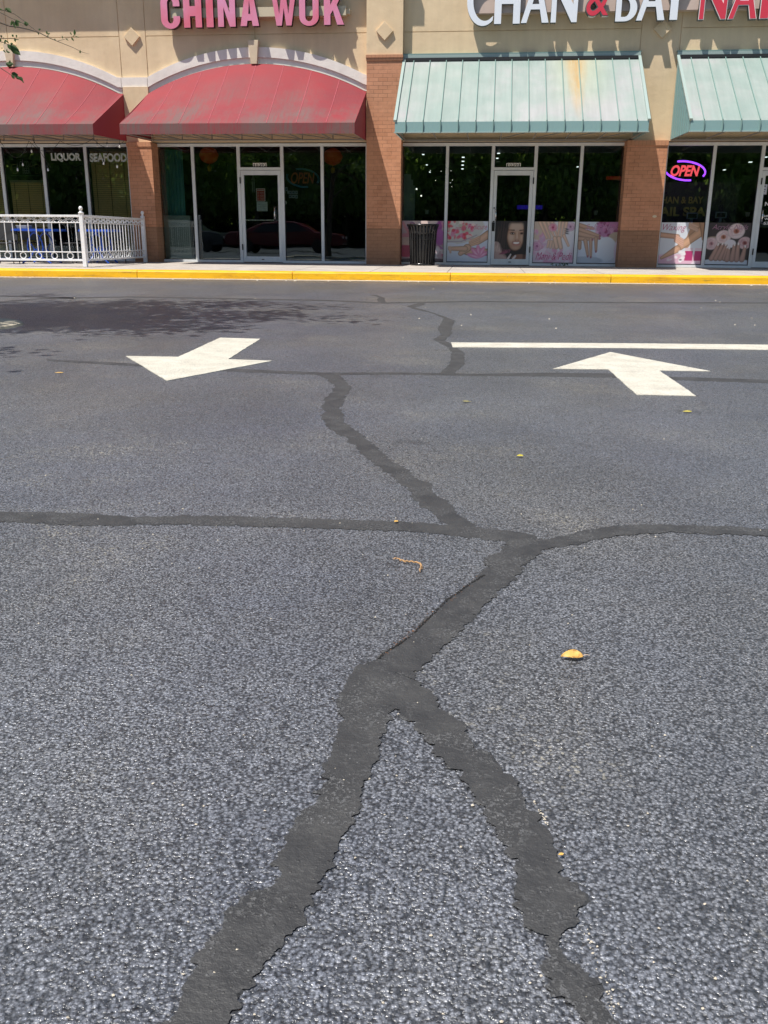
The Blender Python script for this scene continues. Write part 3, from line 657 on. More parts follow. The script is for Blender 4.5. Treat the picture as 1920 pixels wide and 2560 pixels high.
rw_ = MB().box(-7.25, -3.26, 21.80, WY-.0005, 5.49, 5.68); rw_.box(-3.26, -3.18, 21.87, WY-.0005, 5.53, 5.63); rw_.build('raceway', M_race, SG)
SG2 = empty('shop_sign', (3, WY, 5.5), 'white and red channel letter sign reading CHAN & BAY NAIL above green awnings', 'sign')
M_wh = mat('white_acrylic', (.80,.82,.86), .3); M_wret = mat('grey_return', (.10,.12,.12), .5); M_r2 = mat('red_acrylic', (.66,.045,.075), .35); M_wr = mat('white_trim_cap', (.85,.80,.76), .4)
def gCh():
    o = arc(.62,.5,.62,.5,52,308,30); i_ = arc(.70,.5,.46,.40,304,56,30); return [o+[(1.02,.20)]+i_+[(1.02,.80)]]
gB = [[(0,0)]+arc(.42,.29,.58,.29,-90,80,14)+arc(.42,.765,.48,.235,-70,90,14)+[(0,1)], [(.26,.10)]+arc(.45,.30,.22,.20,-90,90,8)+[(.26,.50)], [(.26,.60)]+arc(.42,.75,.2,.15,-90,90,8)+[(.26,.90)]]
gY = [[(.34,0),(.66,0),(.66,.42),(1.05,1),(.80,1),(.52,.56),(.25,1),(-.07,1),(.34,.42)]]
gNs = [[(0,0),(.20,0),(.20,.68),(.80,0),(1,0),(1.03,1),(.84,1),(.84,.40),(.25,1),(.02,1)]]
gAs = [[(0,0),(.20,0),(.335,.30),(.665,.30),(.755,0),(1,0),(.62,1),(.45,1)], [(.385,.42),(.635,.42),(.52,.74)]]
H2 = .86
row([('C', gCh(), 1166, 1231, -.045, 1.14), ('H', gH(.27,.52,.075), 1235, 1299, -.01, 1), ('A', gAs, 1302, 1371, 0, 1), ('N', gNs, 1376, 1441, 0, 1),
     ('B', gB, 1537, 1590, 0, 1), ('A', gAs, 1589, 1660, .012, 1), ('Y', gY, 1652, 1712, .014, 1)], 5.262, H2, SG2, .14, lambda nm: [M_wh, M_wret])
for (pl, xa, xb, wd) in ((gNs, 1744, 1813, 1), (gAs, 1817, 1890, 1), (gI, 1896, 1919, 1), ([[(0,0),(1,0),(1,.13),(.4,.13),(.4,1),(0,1)]], 1928, 1975, 1)):
    xa_, xb_ = at(xa, 60, YL).x, at(xb, 60, YL).x
    o = glyph(pl, 'letter', [M_wr, M_wret], SG2, xa_, 5.266, xb_-xa_, H2, YL, .14)
    glyph(pl, 'letter_face', [M_r2], o, xa_, 5.266, xb_-xa_, H2, YL-.006, .005, -.013)
xa_, xb_ = at(1463,30,YL).x, at(1521,30,YL).x
o = text('&', 'letter', [M_wr, M_wret], SG2, xa_, xb_, 5.35, 6.02, YL+.005, .14, .022); text('&', 'letter_face', [M_r2], o, xa_+.014, xb_-.014, 5.364, 6.006, YL-.070, .005, .004)
for q_ in (o,): pass
MB().box(-.50, 8.6, 21.83, WY-.0005, 5.485, 5.90).build('raceway', M_pinkbounce, SG2)

# ------------------------------------------------------------------ window signs and things behind the glass
M_sil = mat('silver_vinyl', (.48,.53,.48), .5); M_num = mat('number_tile', (.88,.86,.80), .5); M_ink = mat('black_ink', (.01,.01,.01), .6)
def number(body, pa, pb, label):
    a, b = at(*pa, GY-.01), at(*pb, GY-.01); e = empty('address_number', ((a.x+b.x)/2, GY-.01, b.z), label, 'address number')
    n = len(body); w = (b.x-a.x)/n
    for i, ch in enumerate(body):
        x = a.x+i*w; t_ = MB().box(x+.002, x+w-.002, GY-.012, GY-.004, b.z, a.z).build('number_tile', M_num, e)
        sx = .32 if ch == '1' else .14
        text(ch, 'digit', [M_ink], e, x+w*sx, x+w*(1-sx), b.z+.012, a.z-.012, GY-.0135, .002, .012)
number('10393', (632,407.5), (667,418), 'black number 10393 on white tiles above the left shop door')
number('10391', (1266,407.5), (1301.5,418), 'black number 10391 on white tiles above the nail salon door')
def wtext(body, pa, pb, y, label, m, name='window_lettering', cat='window lettering', off=.03, shear=0, depth=.002):
    a, b = at(*pa, y), at(*pb, y); o = text(body, name, [m], None, a.x, b.x, b.z, a.z, y, depth, off, shear); return tag(o, label, cat)
wtext('LIQUOR', (126.5,382.5), (203,405), GY-.006, 'pale word LIQUOR lettered on the middle left window', M_sil, off=.05)
wtext('SEAFOOD', (223,383), (318,405), GY-.006, 'pale word SEAFOOD lettered on the window with the full blind', M_sil, off=.05)
# ice cold beer neon panel (unlit)
M_tube = mat('unlit_tube', (.22,.24,.22), .4); M_amb = mat('amber_tube', (.32,.26,.12), .4); M_grnt = mat('dark_green_tube', (.04,.10,.07), .4)
yb = GY+.06; a, b = at(24,398,yb), at(107,439,yb)
e = empty('neon_sign', ((a.x+b.x)/2, yb, b.z), 'unlit neon panel reading ICE COLD BEER between two beer mugs', 'neon sign')
MB().tube([(a.x,yb,a.z),(b.x,yb,a.z),(b.x,yb,b.z),(a.x,yb,b.z)], .007, 6, True).build('border_tube', M_grnt, e)
c1, c2 = at(47,403,yb), at(82,417,yb); text('ICE COLD', 'lettering', [M_tube], e, c1.x, c2.x, c2.z, c1.z, yb, .004, 0)
c1, c2 = at(56,419,yb), at(76,434,yb); text('BEER', 'lettering', [M_tube], e, c1.x, c2.x, c2.z, c1.z, yb, .004, 0)
for px in (37, 93):
    p = at(px,427,yb); m = MB(); m.tube([(p.x-.05,yb,p.z-.06),(p.x+.05,yb,p.z-.06),(p.x+.045,yb,p.z+.07),(p.x-.045,yb,p.z+.07)], .007, 6, True)
    m.tube([(p.x+.05,yb,p.z+.05),(p.x+.09,yb,p.z+.03),(p.x+.09,yb,p.z-.02),(p.x+.05,yb,p.z-.04)], .006, 6)
    m.tube([(p.x-.06,yb,p.z+.08),(p.x-.08,yb,p.z+.12),(p.x-.03,yb,p.z+.15),(p.x+.03,yb,p.z+.15),(p.x+.08,yb,p.z+.12),(p.x+.06,yb,p.z+.08)], .009, 6)
    m.build('mug_tube', M_amb, e)
# neon OPEN signs
def open_sign(pc, w, h, y, lit, label):
    c_ = at(*pc, y); e = empty('open_sign', c_, label, 'open sign')
    if lit: mr_ = mat('lit_violet_tube', (.2,.05,.6), .4, emis=(.28,.05,1.0), estr=2.6); ml_ = mat('lit_red_tube', (.6,.1,.1), .4, emis=(1.0,.10,.12), estr=1.0)
    else: mr_ = mat('unlit_blue_tube', (.10,.42,.62), .35); ml_ = mat('unlit_orange_tube', (.55,.15,.05), .35)
    rot = R(-6)
    def el(rx, rz, a0, a1): return [(c_.x+rx*math.cos(R(t_))*math.cos(rot)-rz*math.sin(R(t_))*math.sin(rot), y, c_.z+rx*math.cos(R(t_))*math.sin(rot)+rz*math.sin(R(t_))*math.cos(rot)) for t_ in np.linspace(a0, a1, 40)]
    thick = .020 if lit else .008
    rs = ((1.0, 1.0),) if lit else ((1.0, 1.0), (.93, .9))
    for (k1, k2) in rs:
        MB().tube(el(w/2*k1, h/2*k2, -22, 118), thick, 8).build('ring_tube', mr_, e); MB().tube(el(w/2*k1, h/2*k2, 165, 292), thick, 8).build('ring_tube', mr_, e)
    o = text('OPEN', 'lettering', [ml_], e, c_.x-w*.36, c_.x+w*.36, c_.z-h*.30, c_.z+h*.30, y-.01, .01, .035 if lit else .012, .25)
    bk = MB().box(c_.x-w*.3, c_.x+w*.3, y+.04, y+.05, c_.z-h*.33, c_.z-h*.28); bk.box(c_.x-w*.3, c_.x+w*.3, y+.04, y+.05, c_.z+h*.28, c_.z+h*.33); bk.build('bracket', M_black, e)
open_sign((757,445), .80, .42, GY+.10, False, 'unlit OPEN neon sign with blue double ring in left shop window')
open_sign((1713,427), .90, .40, GY+.08, True, 'lit OPEN sign with violet ring in the rightmost shop window')
# notices on the left shop door and stickers
def sheet(pa, pb, y, label, m, cat='notice', name='notice'):
    a, b = at(*pa, y), at(*pb, y); o = MB().box(a.x, b.x, y, y+.003, b.z, a.z).build(name, m); return tag(o, label, cat)
yg = GY+.012
a, b = at(640,471,yg), at(663.5,503.5,yg)
e = empty('menu_notice', ((a.x+b.x)/2, yg, b.z), 'red and white printed opening hours notice on the left shop door', 'notice')
MB().box(a.x,b.x,yg,yg+.003,b.z,a.z).build('paper', mat('notice_paper', (.75,.70,.66), .7), e)
MB().box(a.x+.018,b.x-.018,yg-.003,yg-.001,b.z+.015,a.z-.02).build('red_panel', mat('notice_red', (.55,.03,.04), .6), e)
m = MB()
for i in range(7):
    z = a.z-.085-i*.034; m.box(a.x+.03,a.x+.075,yg-.005,yg-.004,z-.008,z); m.box(a.x+.095,b.x-.03,yg-.005,yg-.004,z-.008,z)
m.box(a.x+.03,b.x-.03,yg-.005,yg-.004,a.z-.055,a.z-.035); m.build('printed_lines', mat('notice_print', (.75,.62,.58), .7), e)
o = sheet((641.5,504.5), (669,528), yg, 'white handwritten paper taped below the red notice on the door', mat('white_paper', (.62,.66,.64), .8))
m = MB(); a = at(641.5,504.5,yg)
for i, (u0, u1, zz) in enumerate(((.05,.14,.03),(.03,.10,.06),(.12,.25,.07),(.05,.24,.11),(.07,.12,.14),(.15,.24,.15),(.04,.13,.19),(.16,.23,.20))):
    m.tube([(a.x+u0+(u1-u0)*j/7, yg-.003, a.z-zz+.008*math.sin(j*2.3+i)) for j in range(8)], .003, 4)
m.build('handwriting', mat('pencil', (.22,.24,.24), .8), o)
M_stk = mat('sticker', (.34,.40,.42), .6); M_stk2 = mat('sticker_print', (.05,.12,.17), .6)
for i, (x, y, w, h) in enumerate([(713,468,7,10), (709,477,6,8), (718,477,5,8), (706,485,7,10), (722,477,8,9), (730,477,8,9), (738,477,7,9), (722,487,8,9), (730,487,8,9), (738,487,7,10)]):
    lab = {0:'topmost small pale sticker under the unlit open sign', 1:'small dim sticker below the topmost one', 2:'narrow sticker beside the six card stickers, upper row', 3:'lone small sticker above the round white decal'}.get(i, None)
    if lab is None: lab = 'small card logo sticker in the block of six on left shop window'
    o = sheet((x,y), (x+w-1,y+h-1), yg, lab, M_stk, 'sticker', 'window_sticker')
    if i > 3: o['group'] = 'six card stickers in a block'
    a, b = at(x+1.5,y+2,yg), at(x+w-2.5,y+h-3,yg); MB().box(a.x,b.x,yg-.003,yg-.001,b.z,a.z).build('print', M_stk2, o)
p = at(712.5,506.5,yg); m = MB(); m.add([(p.x+.045*math.cos(2*math.pi*i/20), yg, p.z+.045*math.sin(2*math.pi*i/20)) for i in range(20)]+[(p.x+.045*math.cos(2*math.pi*i/20), yg+.003, p.z+.045*math.sin(2*math.pi*i/20)) for i in range(20)],
      [tuple(range(20))]+[tuple(range(39,19,-1))]+[(i,(i+1)%20,20+(i+1)%20,20+i) for i in range(20)])
tag(m.build('round_decal', mat('white_decal', (.62,.62,.60), .6)), 'round white decal on the window beside the left shop door', 'decal')
# wind chime decoration on door
p = at(633,450,GY+.25); e = empty('wind_chime', p, 'grey metal wind chime hanging behind the left shop door', 'wind chime')
MB().lathe([(.002,.12),(.05,0),(.045,-.01)], p, 12).build('cap', mat('chime_metal', (.28,.31,.32), .3, .6), e)
for i in range(4): MB().tube([(p.x-.035+.022*i, p.y+(-1)**i*.02, p.z-.03), (p.x-.035+.022*i, p.y+(-1)**i*.02, p.z-.26-.03*(i%2))], .008, 6).build('tube', mat('chime_tube', (.3,.32,.32), .3, .6), e)
# paper lanterns
M_lan = mat('orange_paper', (.55,.09,.015), .6, emis=(.5,.06,.01), estr=.03); M_tas = mat('yellow_tassel', (.45,.35,.03), .7)
for (px, py, lab) in ((522,388,'round orange paper lantern in the pane left of the left shop door'), (832,392,'round orange paper lantern in the pane beside the brick pier')):
    p = at(px, py, GY+.45); e = empty('paper_lantern', p, lab, 'lantern', 'paper lanterns behind the left shop windows')
    MB().lathe([(.05,-.19)]+[(.23*math.cos(R(t_))*(1+.03*math.cos(t_*1.2)), .19*math.sin(R(t_))) for t_ in range(-78, 80, 6)]+[(.05,.19)], p, 24).build('shade', M_lan, e)
    MB().tube([(p.x,p.y,p.z-.19),(p.x,p.y,p.z-.24)], .008, 6).build('cord', M_tas, e)
    MB().lathe([(.03,-.24),(.055,-.27),(.045,-.36),(.01,-.37)], p, 12).build('tassel', M_tas, e)
# blinds
M_bl = mat('bamboo_blind', (.95,.66,.30), .7); M_br = mat('blind_rail', (.22,.22,.13), .6)
def blind(x0, x1, z0, z1, label):
    e = empty('window_blind', ((x0+x1)/2, GY+.12, z0), label, 'blind', 'bamboo slat blinds in the left windows'); m = MB(); z = z0
    while z < z1:
        m.add([(x0,GY+.10,z),(x1,GY+.10,z),(x1,GY+.125,z+.041),(x0,GY+.125,z+.041)], [(0,1,2,3)]); z += .045
    m.build('slats', M_bl, e); MB().box(x0-.01,x1+.01,GY+.09,GY+.15,z1,z1+.06).build('head_rail', M_br, e)
    c = MB()
    for t_ in (.12, .5, .88): c.box(x0+(x1-x0)*t_-.006, x0+(x1-x0)*t_+.006, GY+.086, GY+.09, z0, z1)
    c.build('ladder_tape', mat('blind_tape', (.13,.09,.035), .8), e)
zb1 = at(50,456,GY).z
blind(mL[0]+.10, mL[1]-.05, .3, zb1, 'half height bamboo blind below the beer neon panel')
blind(mL[2]+.06, -8.70, .3, 2.74, 'full height bamboo blind behind the seafood lettering')
blind(-12.3, mL[0]-.06, .3, 2.7, 'bamboo blind in the pane cut by the left edge')
# teal curtain panel behind the left pane, cabinet
M_teal = mat('teal_curtain', (.045,.17,.17), .8); g = N(M_teal); g.col(g.ramp(g.noise(g.coord((6,1,.3)), 3, 4), [(.3, (.06,.27,.30)), (.7, (.12,.42,.40))]))
m = MB(); xs = np.linspace(-8.0, -7.42, 30); m.add([(x, GY+.35+.02*math.sin(i*1.6), z) for z in (.25, 2.8) for i, x in enumerate(xs)], [(i, i+1, 30+i+1, 30+i) for i in range(29)])
tag(m.build('curtain', M_teal), 'dim teal curtain in the first pane right of left brick pier', 'curtain')
m = MB().box(-7.95,-7.25,GY+.14,GY+.33,.17,1.28); tag(m.build('cabinet', mat('grey_cabinet', (.30,.40,.39), .6), bevel=.01), 'pale grey cabinet inside pane beside the white railing', 'cabinet')

# nail salon interior: curtain strips, counter, pots, tablets, pendant lamps
M_vb = mat('vertical_blind', (.30,.38,.35), .7)
for i, (px, w) in enumerate(((1018,.085), (1026,.06), (1032,.05))):
    p = at(px, 500, GY+.3+.15*i); tag(MB().box(p.x-w, p.x+w, GY+.3+.15*i, GY+.31+.15*i, .9, 2.25-.12*i).build('curtain_strip', M_vb), ['widest and nearest pale curtain strip at left edge of nail salon window','middle pale curtain strip in nail salon window','shortest pale curtain strip in nail salon window'][i], 'curtain')
M_lamp = mat('lamp_glow', (.9,.9,.8), .4, emis=(1,.97,.88), estr=1.6)
def bulb(px, py, r, y, lab, nm='pendant_lamp'):
    p = at(px, py, y); e = empty(nm, p, lab, 'lamp', 'small lit lamps inside the nail salon')
    MB().lathe([(.001,-r)]+[(r*math.cos(R(t_)), r*math.sin(R(t_))) for t_ in range(-70, 71, 20)]+[(.001,r)], p, 10).build('bulb', M_lamp, e)
    MB().tube([(p.x,p.y,p.z+r*.8),(p.x,p.y,2.99)], .006, 5).build('cord', M_black, e)
bulb(1041.5, 472.5, .022, 26, 'large lit globe lamp, upper of two, left pane of nail salon'); bulb(1053, 489.5, .022, 26, 'large lit globe lamp, lower of two, left pane of nail salon')
for (x, y, l) in ((1089,451,'tiny lit lamp in the middle of the left nail salon pane'), (1131,450,'topmost tiny lit lamp right of the first mullion'), (1125.5,457,'middle tiny lit lamp right of the first mullion'), (1129.5,466.5,'lowest tiny lit lamp right of the first mullion'), (1076,426,'warm tiny lamp under the reflected arch'), (1103,428,'orange lamp just left of first mullion'), (1127.5,427,'orange lamp just right of first mullion'), (1564,408,'tiny lit lamp by the far right frame of nail salon window')): bulb(x, y, .008, 26, l)
M_cl = mat('ceiling_light_glow', (.9,.9,.9), .4, emis=(.9,.97,1), estr=1.5)
for i, (x, y, w) in enumerate([(1058,387,3), (1067,413,2.5), (1074.5,431,2), (1158,394,4), (1157.5,404,3.6), (1156.5,413.5,3.2), (1156,423,3.4), (1252,369.5,4), (1246.5,384,4), (1243,396.5,3.5), (1444,418,2.5), (1876,406,4), (1811,425.5,3), (1915,393.5,3)]):
    p = at(x, y, 25.5); s_ = w*.009
    tag(MB().box(p.x-s_, p.x+s_, 25.45, 25.56, p.z, p.z+.015).build('ceiling_light', M_cl), 'small white lit ceiling light seen through the salon glass', 'ceiling light', 'lit ceiling lights inside the nail salon')
M_pot = mat('pale_pot', (.25,.28,.25), .6)
for (x, y, l) in ((1067,530,'small pale flower pot on counter behind the salon window left of the bin'), (1489,532,'small pale flower pot behind the salon pane left of the pier'), (1869,536,'pale pot at right behind rightmost window')):
    p = at(x, y, GY+.5); m = MB().lathe([(.02,-.05),(.04,-.05),(.055,.05),(.048,.05),(.035,-.03)], p, 14); tag(m.build('flower_pot', M_pot), l, 'flower pot')
tag(MB().box(-1.9,8.6,GY+.35,GY+.9,1.10,1.15).build('counter', mat('counter_top', (.10,.12,.12), .4)), 'long dim counter just inside the nail salon windows', 'counter')
M_tab = mat('tablet_shell', (.22,.30,.31), .5)
for (x, y, l) in ((1730,540,'pale framed tablet on counter behind rightmost window, nearer the lit sign'), (1802,538,'pale framed tablet on counter behind window, right of the mullion')):
    p = at(x, y, GY+.45); e = empty('tablet', p, l, 'tablet'); MB().box(p.x-.13,p.x+.13,GY+.43,GY+.45,p.z-.07,p.z+.075).build('shell', M_tab, e, bevel=.01)
    MB().box(p.x-.10,p.x+.10,GY+.425,GY+.429,p.z-.045,p.z+.05).build('screen', mat('dark_screen', (.01,.015,.02), .2), e); MB().box(p.x-.03,p.x+.03,GY+.45,GY+.55,1.15,p.z-.03).build('stand', M_tab, e)
M_gold = mat('gold_letters', (.42,.38,.10), .4, .3)
SPA = empty('interior_sign', (4.5, GY+.9, 1.6), 'dim gold interior lettering CHAN & BAY NAIL SPA seen through rightmost window', 'sign')
y_ = GY+.75
a, b = at(1648,491,y_), at(1757,509,y_); text('CHAN & BAY', 'lettering', [M_gold], SPA, a.x-.06, b.x, b.z, a.z, y_, .02, .015)
a, b = at(1638,517,y_), at(1763,541,y_); text('NAIL SPA', 'lettering', [M_gold], SPA, a.x-.10, b.x, b.z, a.z, y_, .02, .03)
MB().box(at(1650,500,y_).x-.3,5.9,y_+.03,y_+.06,1.16,2.1).build('backing_board', mat('stone_panel', (.05,.06,.055), .8), SPA)
M_blue = mat('blue_led', (.02,.02,.3), .5, emis=(.03,.01,.5), estr=.22)
tag(MB().box(at(1293,518,26).x, at(1356,518,26).x, 26, 26.05, at(1300,523,26).z, at(1300,513,26).z).build('led_bar', M_blue), 'dim blue light bar seen deep behind salon door glass', 'light')
tag(MB().box(at(1516,445,26).x, at(1560,445,26).x, 26, 26.05, at(1530,449,26).z, at(1530,441,26).z).build('neon_sign', mat('dim_red_led', (.1,.01,.01), .5, emis=(.30,.03,.01), estr=.14)), 'dim red glowing sign deep in the salon, left of the brick pier', 'neon sign')
# white lettering on the right door
M_wv = mat('white_vinyl', (.72,.72,.70), .6); yv = GY-.05
yv = GY-.006
for (bd, pa, pb, lb) in (('NAIL', (1913,504.5), (1946,515), 'white word starting with N on door glass at the right edge'), ('Gift Card', (1905.5,537.5), (1948,543), 'small white Gift lettering on door glass at the right edge'),
                         ('Walk', (1911,545), (1934,550.5), 'small white lettering starting Wa under the gift line'), ('-678-', (1903,554), (1936,562), 'white phone digits starting 678 on door at right edge')):
    wtext(bd, pa, pb, yv, lb, M_wv, off=.03)
o = sheet((1911,461), (1916,486), yv, 'narrow white paper notice at edge of the rightmost door', mat('door_notice', (.55,.55,.62), .7)); a = at(1911,461,yv)
m = MB(); m.box(a.x+.005,a.x+.035,yv-.003,yv-.001,a.z-.05,a.z-.025); m.box(a.x+.0,a.x+.04,yv-.003,yv-.001,a.z-.12,a.z-.105); m.box(a.x-.0,a.x+.03,yv-.003,yv-.001,a.z-.16,a.z-.15); m.build('print', M_ink, o)

# ------------------------------------------------------------------ posters (pictures painted on a fine vertex grid)
M_post = bpy.data.materials.new('poster_print'); M_post.use_nodes = True; t = M_post.node_tree; bs = t.nodes['Principled BSDF']; vc = t.nodes.new('ShaderNodeVertexColor'); vc.layer_name = 'print'
t.links.new(vc.outputs[0], bs.inputs['Base Color']); bs.inputs['Roughness'].default_value = .35
class Cv:
    def __init__(s, n=120, bg_=(.6,.6,.65)):
        s.n = n; s.u, s.v = np.meshgrid(np.linspace(0, 1, n), np.linspace(0, 1, n)); s.c = np.zeros((n, n, 3)); s.c[:] = bg_
    def put(s, d, col, soft, al=1):
        a = np.clip(.5-d/soft, 0, 1)[..., None]*al; s.c = s.c*(1-a)+np.array(col)*a; return s
    def ell(s, x, y, rx, ry, col, rot=0, soft=.02, al=1):
        c_, s_ = math.cos(R(rot)), math.sin(R(rot)); X = (s.u-x)*c_+(s.v-y)*s_; Y = -(s.u-x)*s_+(s.v-y)*c_
        return s.put((np.sqrt((X/rx)**2+(Y/ry)**2)-1)*min(rx, ry), col, soft, al)
    def cap(s, x0, y0, x1, y1, r0, r1, col, soft=.015, al=1):
        dx, dy = x1-x0, y1-y0; t_ = np.clip(((s.u-x0)*dx+(s.v-y0)*dy)/(dx*dx+dy*dy+1e-9), 0, 1)
        return s.put(np.hypot(s.u-x0-t_*dx, s.v-y0-t_*dy)-(r0+(r1-r0)*t_), col, soft, al)
    def limb(s, x0, y0, x1, y1, r0, r1, col):          # shaded limb: dark rim, lit core
        dk = tuple(k*.45 for k in col); lt = tuple(min(1, k*1.25) for k in col)
        s.cap(x0, y0, x1, y1, r0, r1, dk, .012); s.cap(x0, y0, x1, y1, r0*.82, r1*.82, col, .03); return s.cap(x0-.004, y0+.006, x1-.004, y1+.006, r0*.35, r1*.35, lt, .04, .7)
    def rose(s, x, y, r, c0, c1, core):
        s.ell(x, y, r*1.05, r, tuple(k*.6 for k in c0), soft=.02); s.ell(x, y, r*.97, r*.93, c0, soft=.03)
        for k in range(5):
            a = k*1.3+x*9; s.ell(x+.45*r*math.cos(a), y+.4*r*math.sin(a), r*.55, r*.42, c1 if k % 2 else c0, math.degrees(a)+60, .03, .8)
            s.ell(x+.55*r*math.cos(a), y+.5*r*math.sin(a), r*.5, r*.06, tuple(q*.6 for q in c1), math.degrees(a)+90, .015, .5)
        s.ell(x, y, r*.36, r*.33, core, soft=.03); return s.ell(x+.02*r, y, r*.14, r*.2, tuple(k*.4 for k in core), 20, .02)
    def blob(s, n, cols, rr=(.02,.06), reg=(0,1,0,1), al=.8):
        for _ in range(n): s.ell(random.uniform(*reg[:2]), random.uniform(*reg[2:]), random.uniform(*rr), random.uniform(*rr)*.7, random.choice(cols), random.uniform(0, 180), .02, al)
        return s
def poster(x0, x1, z0, z1, cv, words, label, tc_=(.55,.09,.20)):
    n = cv.n; me = bpy.data.meshes.new('window_poster'); y = GY-.004
    xs = np.linspace(x0, x1, n); zs = np.linspace(z0, z1, n); X, Z = np.meshgrid(xs, zs); v_ = np.stack([X, np.full_like(X, y), Z], -1).reshape(-1, 3)
    idx = np.arange(n*n).reshape(n, n); f = np.stack([idx[:-1, :-1], idx[:-1, 1:], idx[1:, 1:], idx[1:, :-1]], -1).reshape(-1, 4)
    me.from_pydata(v_.tolist(), [], f.tolist()); ca = me.color_attributes.new('print', 'FLOAT_COLOR', 'POINT')
    c_ = np.ones((n*n, 4)); c_[:, :3] = np.clip(cv.c.reshape(-1, 3)*1.18, 0, 1); ca.data.foreach_set('color', c_.ravel()); me.materials.append(M_post)
    o = bpy.data.objects.new('window_poster', me); COL.objects.link(o)
    tag(o, label, 'poster')
    mt = mat('script_ink', tc_, .5)
    for (w, u0, u1, w0, w1) in words: text(w, 'lettering', [mt], o, x0+(x1-x0)*u0, x0+(x1-x0)*u1, z0+(z1-z0)*w0, z0+(z1-z0)*w1, y-.002, .001, -.008, .4)
    return o
SK = (.56,.36,.25); SKP = (.62,.43,.33); PT = 1.185; PB = .262
cols_p = [(.62,.22,.34), (.70,.45,.52), (.75,.68,.70), (.42,.10,.25), (.45,.16,.42)]
cv = Cv(bg_=(.52,.40,.43)); cv.blob(40, cols_p, (.04,.12), (.3,1,.2,1)); cv.ell(.75,.85,.2,.2,(.35,.08,.30)); cv.ell(.9,.6,.12,.2,(.42,.14,.40)); cv.ell(.55,1,.3,.14,(.78,.60,.55)); cv.cap(.02,.95,.25,.55,.03,.03,(.62,.30,.33)); cv.ell(.12,.40,.28,.30,(.60,.28,.35)); cv.ell(.1,.25,.26,.15,(.48,.09,.17)); cv.ell(.12,.5,.25,.1,(.62,.48,.44)); cv.blob(14, [(.75,.72,.72)], (.03,.07), (.25,1,.05,.35)); cv.ell(.5,0,.7,.08,(.13,.10,.12))
poster(-2.0+.01, -.984, PB, PT, cv, [('P', .13,.30,.80,.96), ('n', .86,.93,.80,.90)], 'pink blossom spa poster in the window behind the black bin', (.45,.12,.28))
cv = Cv(bg_=(.58,.62,.70)); cv.ell(.25,.80,.65,.36,(.50,.50,.48),8); cv.blob(60, [(.55,.03,.06),(.62,.08,.14),(.42,.42,.34),(.66,.60,.56),(.60,.20,.35)], (.03,.08), (0,.62,.56,1)); cv.cap(0,.49,.35,.50,.012,.012,(.35,.30,.36)); cv.cap(.35,.50,.72,.66,.012,.012,(.35,.30,.36)); cv.ell(.1,.40,.16,.07,(.60,.62,.70))
cv.limb(1.0,.68,.74,.50,.10,.085,SK); cv.limb(.74,.50,.52,.36,.045,.02,SK)
for dy in (-.05,0,.05,.09): cv.limb(.78,.52+dy,.55,.42+dy*.8,.03,.018,SK)
cv.limb(.95,.24,.5,.26,.09,.10,SK); cv.limb(.5,.34,.34,.20,.10,.06,SK); cv.limb(.45,.32,.08,.32,.07,.05,SK)
for i in range(5): cv.limb(.10,.36-.035*i,.05+.01*i,.36-.035*i,.018,.016,SKP)
for a in (30,60,95,130,165): cv.ell(.78+.13*math.cos(R(a)),.10+.17*math.sin(R(a)),.15,.055,(.66,.22,.38),a,.02); cv.ell(.78+.11*math.cos(R(a)),.10+.14*math.sin(R(a)),.10,.02,(.80,.48,.60),a,.03)
poster(-.912, .070, PB, PT, cv, [('Pedicure', .50,.96,.80,.93), ('nature', .20,.48,.78,.86)], 'poster of crossed feet and red petals reading Pedicure, right of the bin')
cv = Cv(150, (.016,.015,.018)); cv.ell(.05,.22,.20,.24,(.50,.36,.32)); cv.ell(.12,.03,.28,.17,(.44,.29,.25)); cv.ell(.85,.04,.3,.09,(.25,.12,.08))
cv.ell(.45,.62,.32,.55,(.020,.017,.019),0,.08)
for i in range(26):
    a_ = random.uniform(.1,.42); cv.cap(a_,random.uniform(.6,1),a_-random.uniform(-.02,.16),random.uniform(.15,.5),.006,.004,(.07,.045,.04),.02,.5)
cv.ell(.66,.62,.27,.385,(.20,.10,.06),-4,.05); cv.ell(.66,.63,.25,.365,(.40,.24,.16),-4,.05); cv.ell(.66,.86,.20,.13,(.46,.34,.27),0,.10)
cv.ell(.52,.58,.09,.11,(.52,.37,.28),0,.09); cv.ell(.84,.57,.055,.10,(.46,.31,.22),0,.07); cv.ell(.66,.35,.15,.10,(.38,.22,.15),0,.06)
cv.cap(.42,.765,.60,.760,.008,.015,(.045,.025,.02)); cv.cap(.77,.755,.90,.768,.014,.008,(.045,.025,.02))
cv.ell(.545,.68,.085,.040,(.20,.11,.08),-4,.03); cv.ell(.55,.678,.058,.024,(.04,.025,.02),-4,.012); cv.ell(.585,.674,.014,.011,(.5,.48,.46),0,.008); cv.ell(.52,.676,.010,.010,(.42,.40,.38),0,.008)
cv.ell(.835,.68,.062,.036,(.20,.11,.08),4,.03); cv.ell(.835,.678,.042,.020,(.045,.025,.02),4,.012)
cv.cap(.69,.70,.70,.54,.018,.030,(.54,.39,.29),.03); cv.ell(.695,.515,.065,.034,(.45,.28,.20),0,.03); cv.ell(.66,.50,.016,.010,(.12,.05,.04)); cv.ell(.735,.50,.016,.010,(.12,.05,.04))
cv.ell(.68,.420,.125,.050,(.33,.13,.11),2,.02); cv.ell(.68,.430,.095,.030,(.78,.73,.68),2,.012); cv.ell(.68,.462,.10,.014,(.34,.15,.12),0,.012); cv.ell(.565,.450,.02,.015,(.30,.15,.11),0,.01); cv.ell(.795,.450,.02,.015,(.30,.15,.11),0,.01); cv.ell(.68,.375,.10,.018,(.42,.18,.15),0,.02)
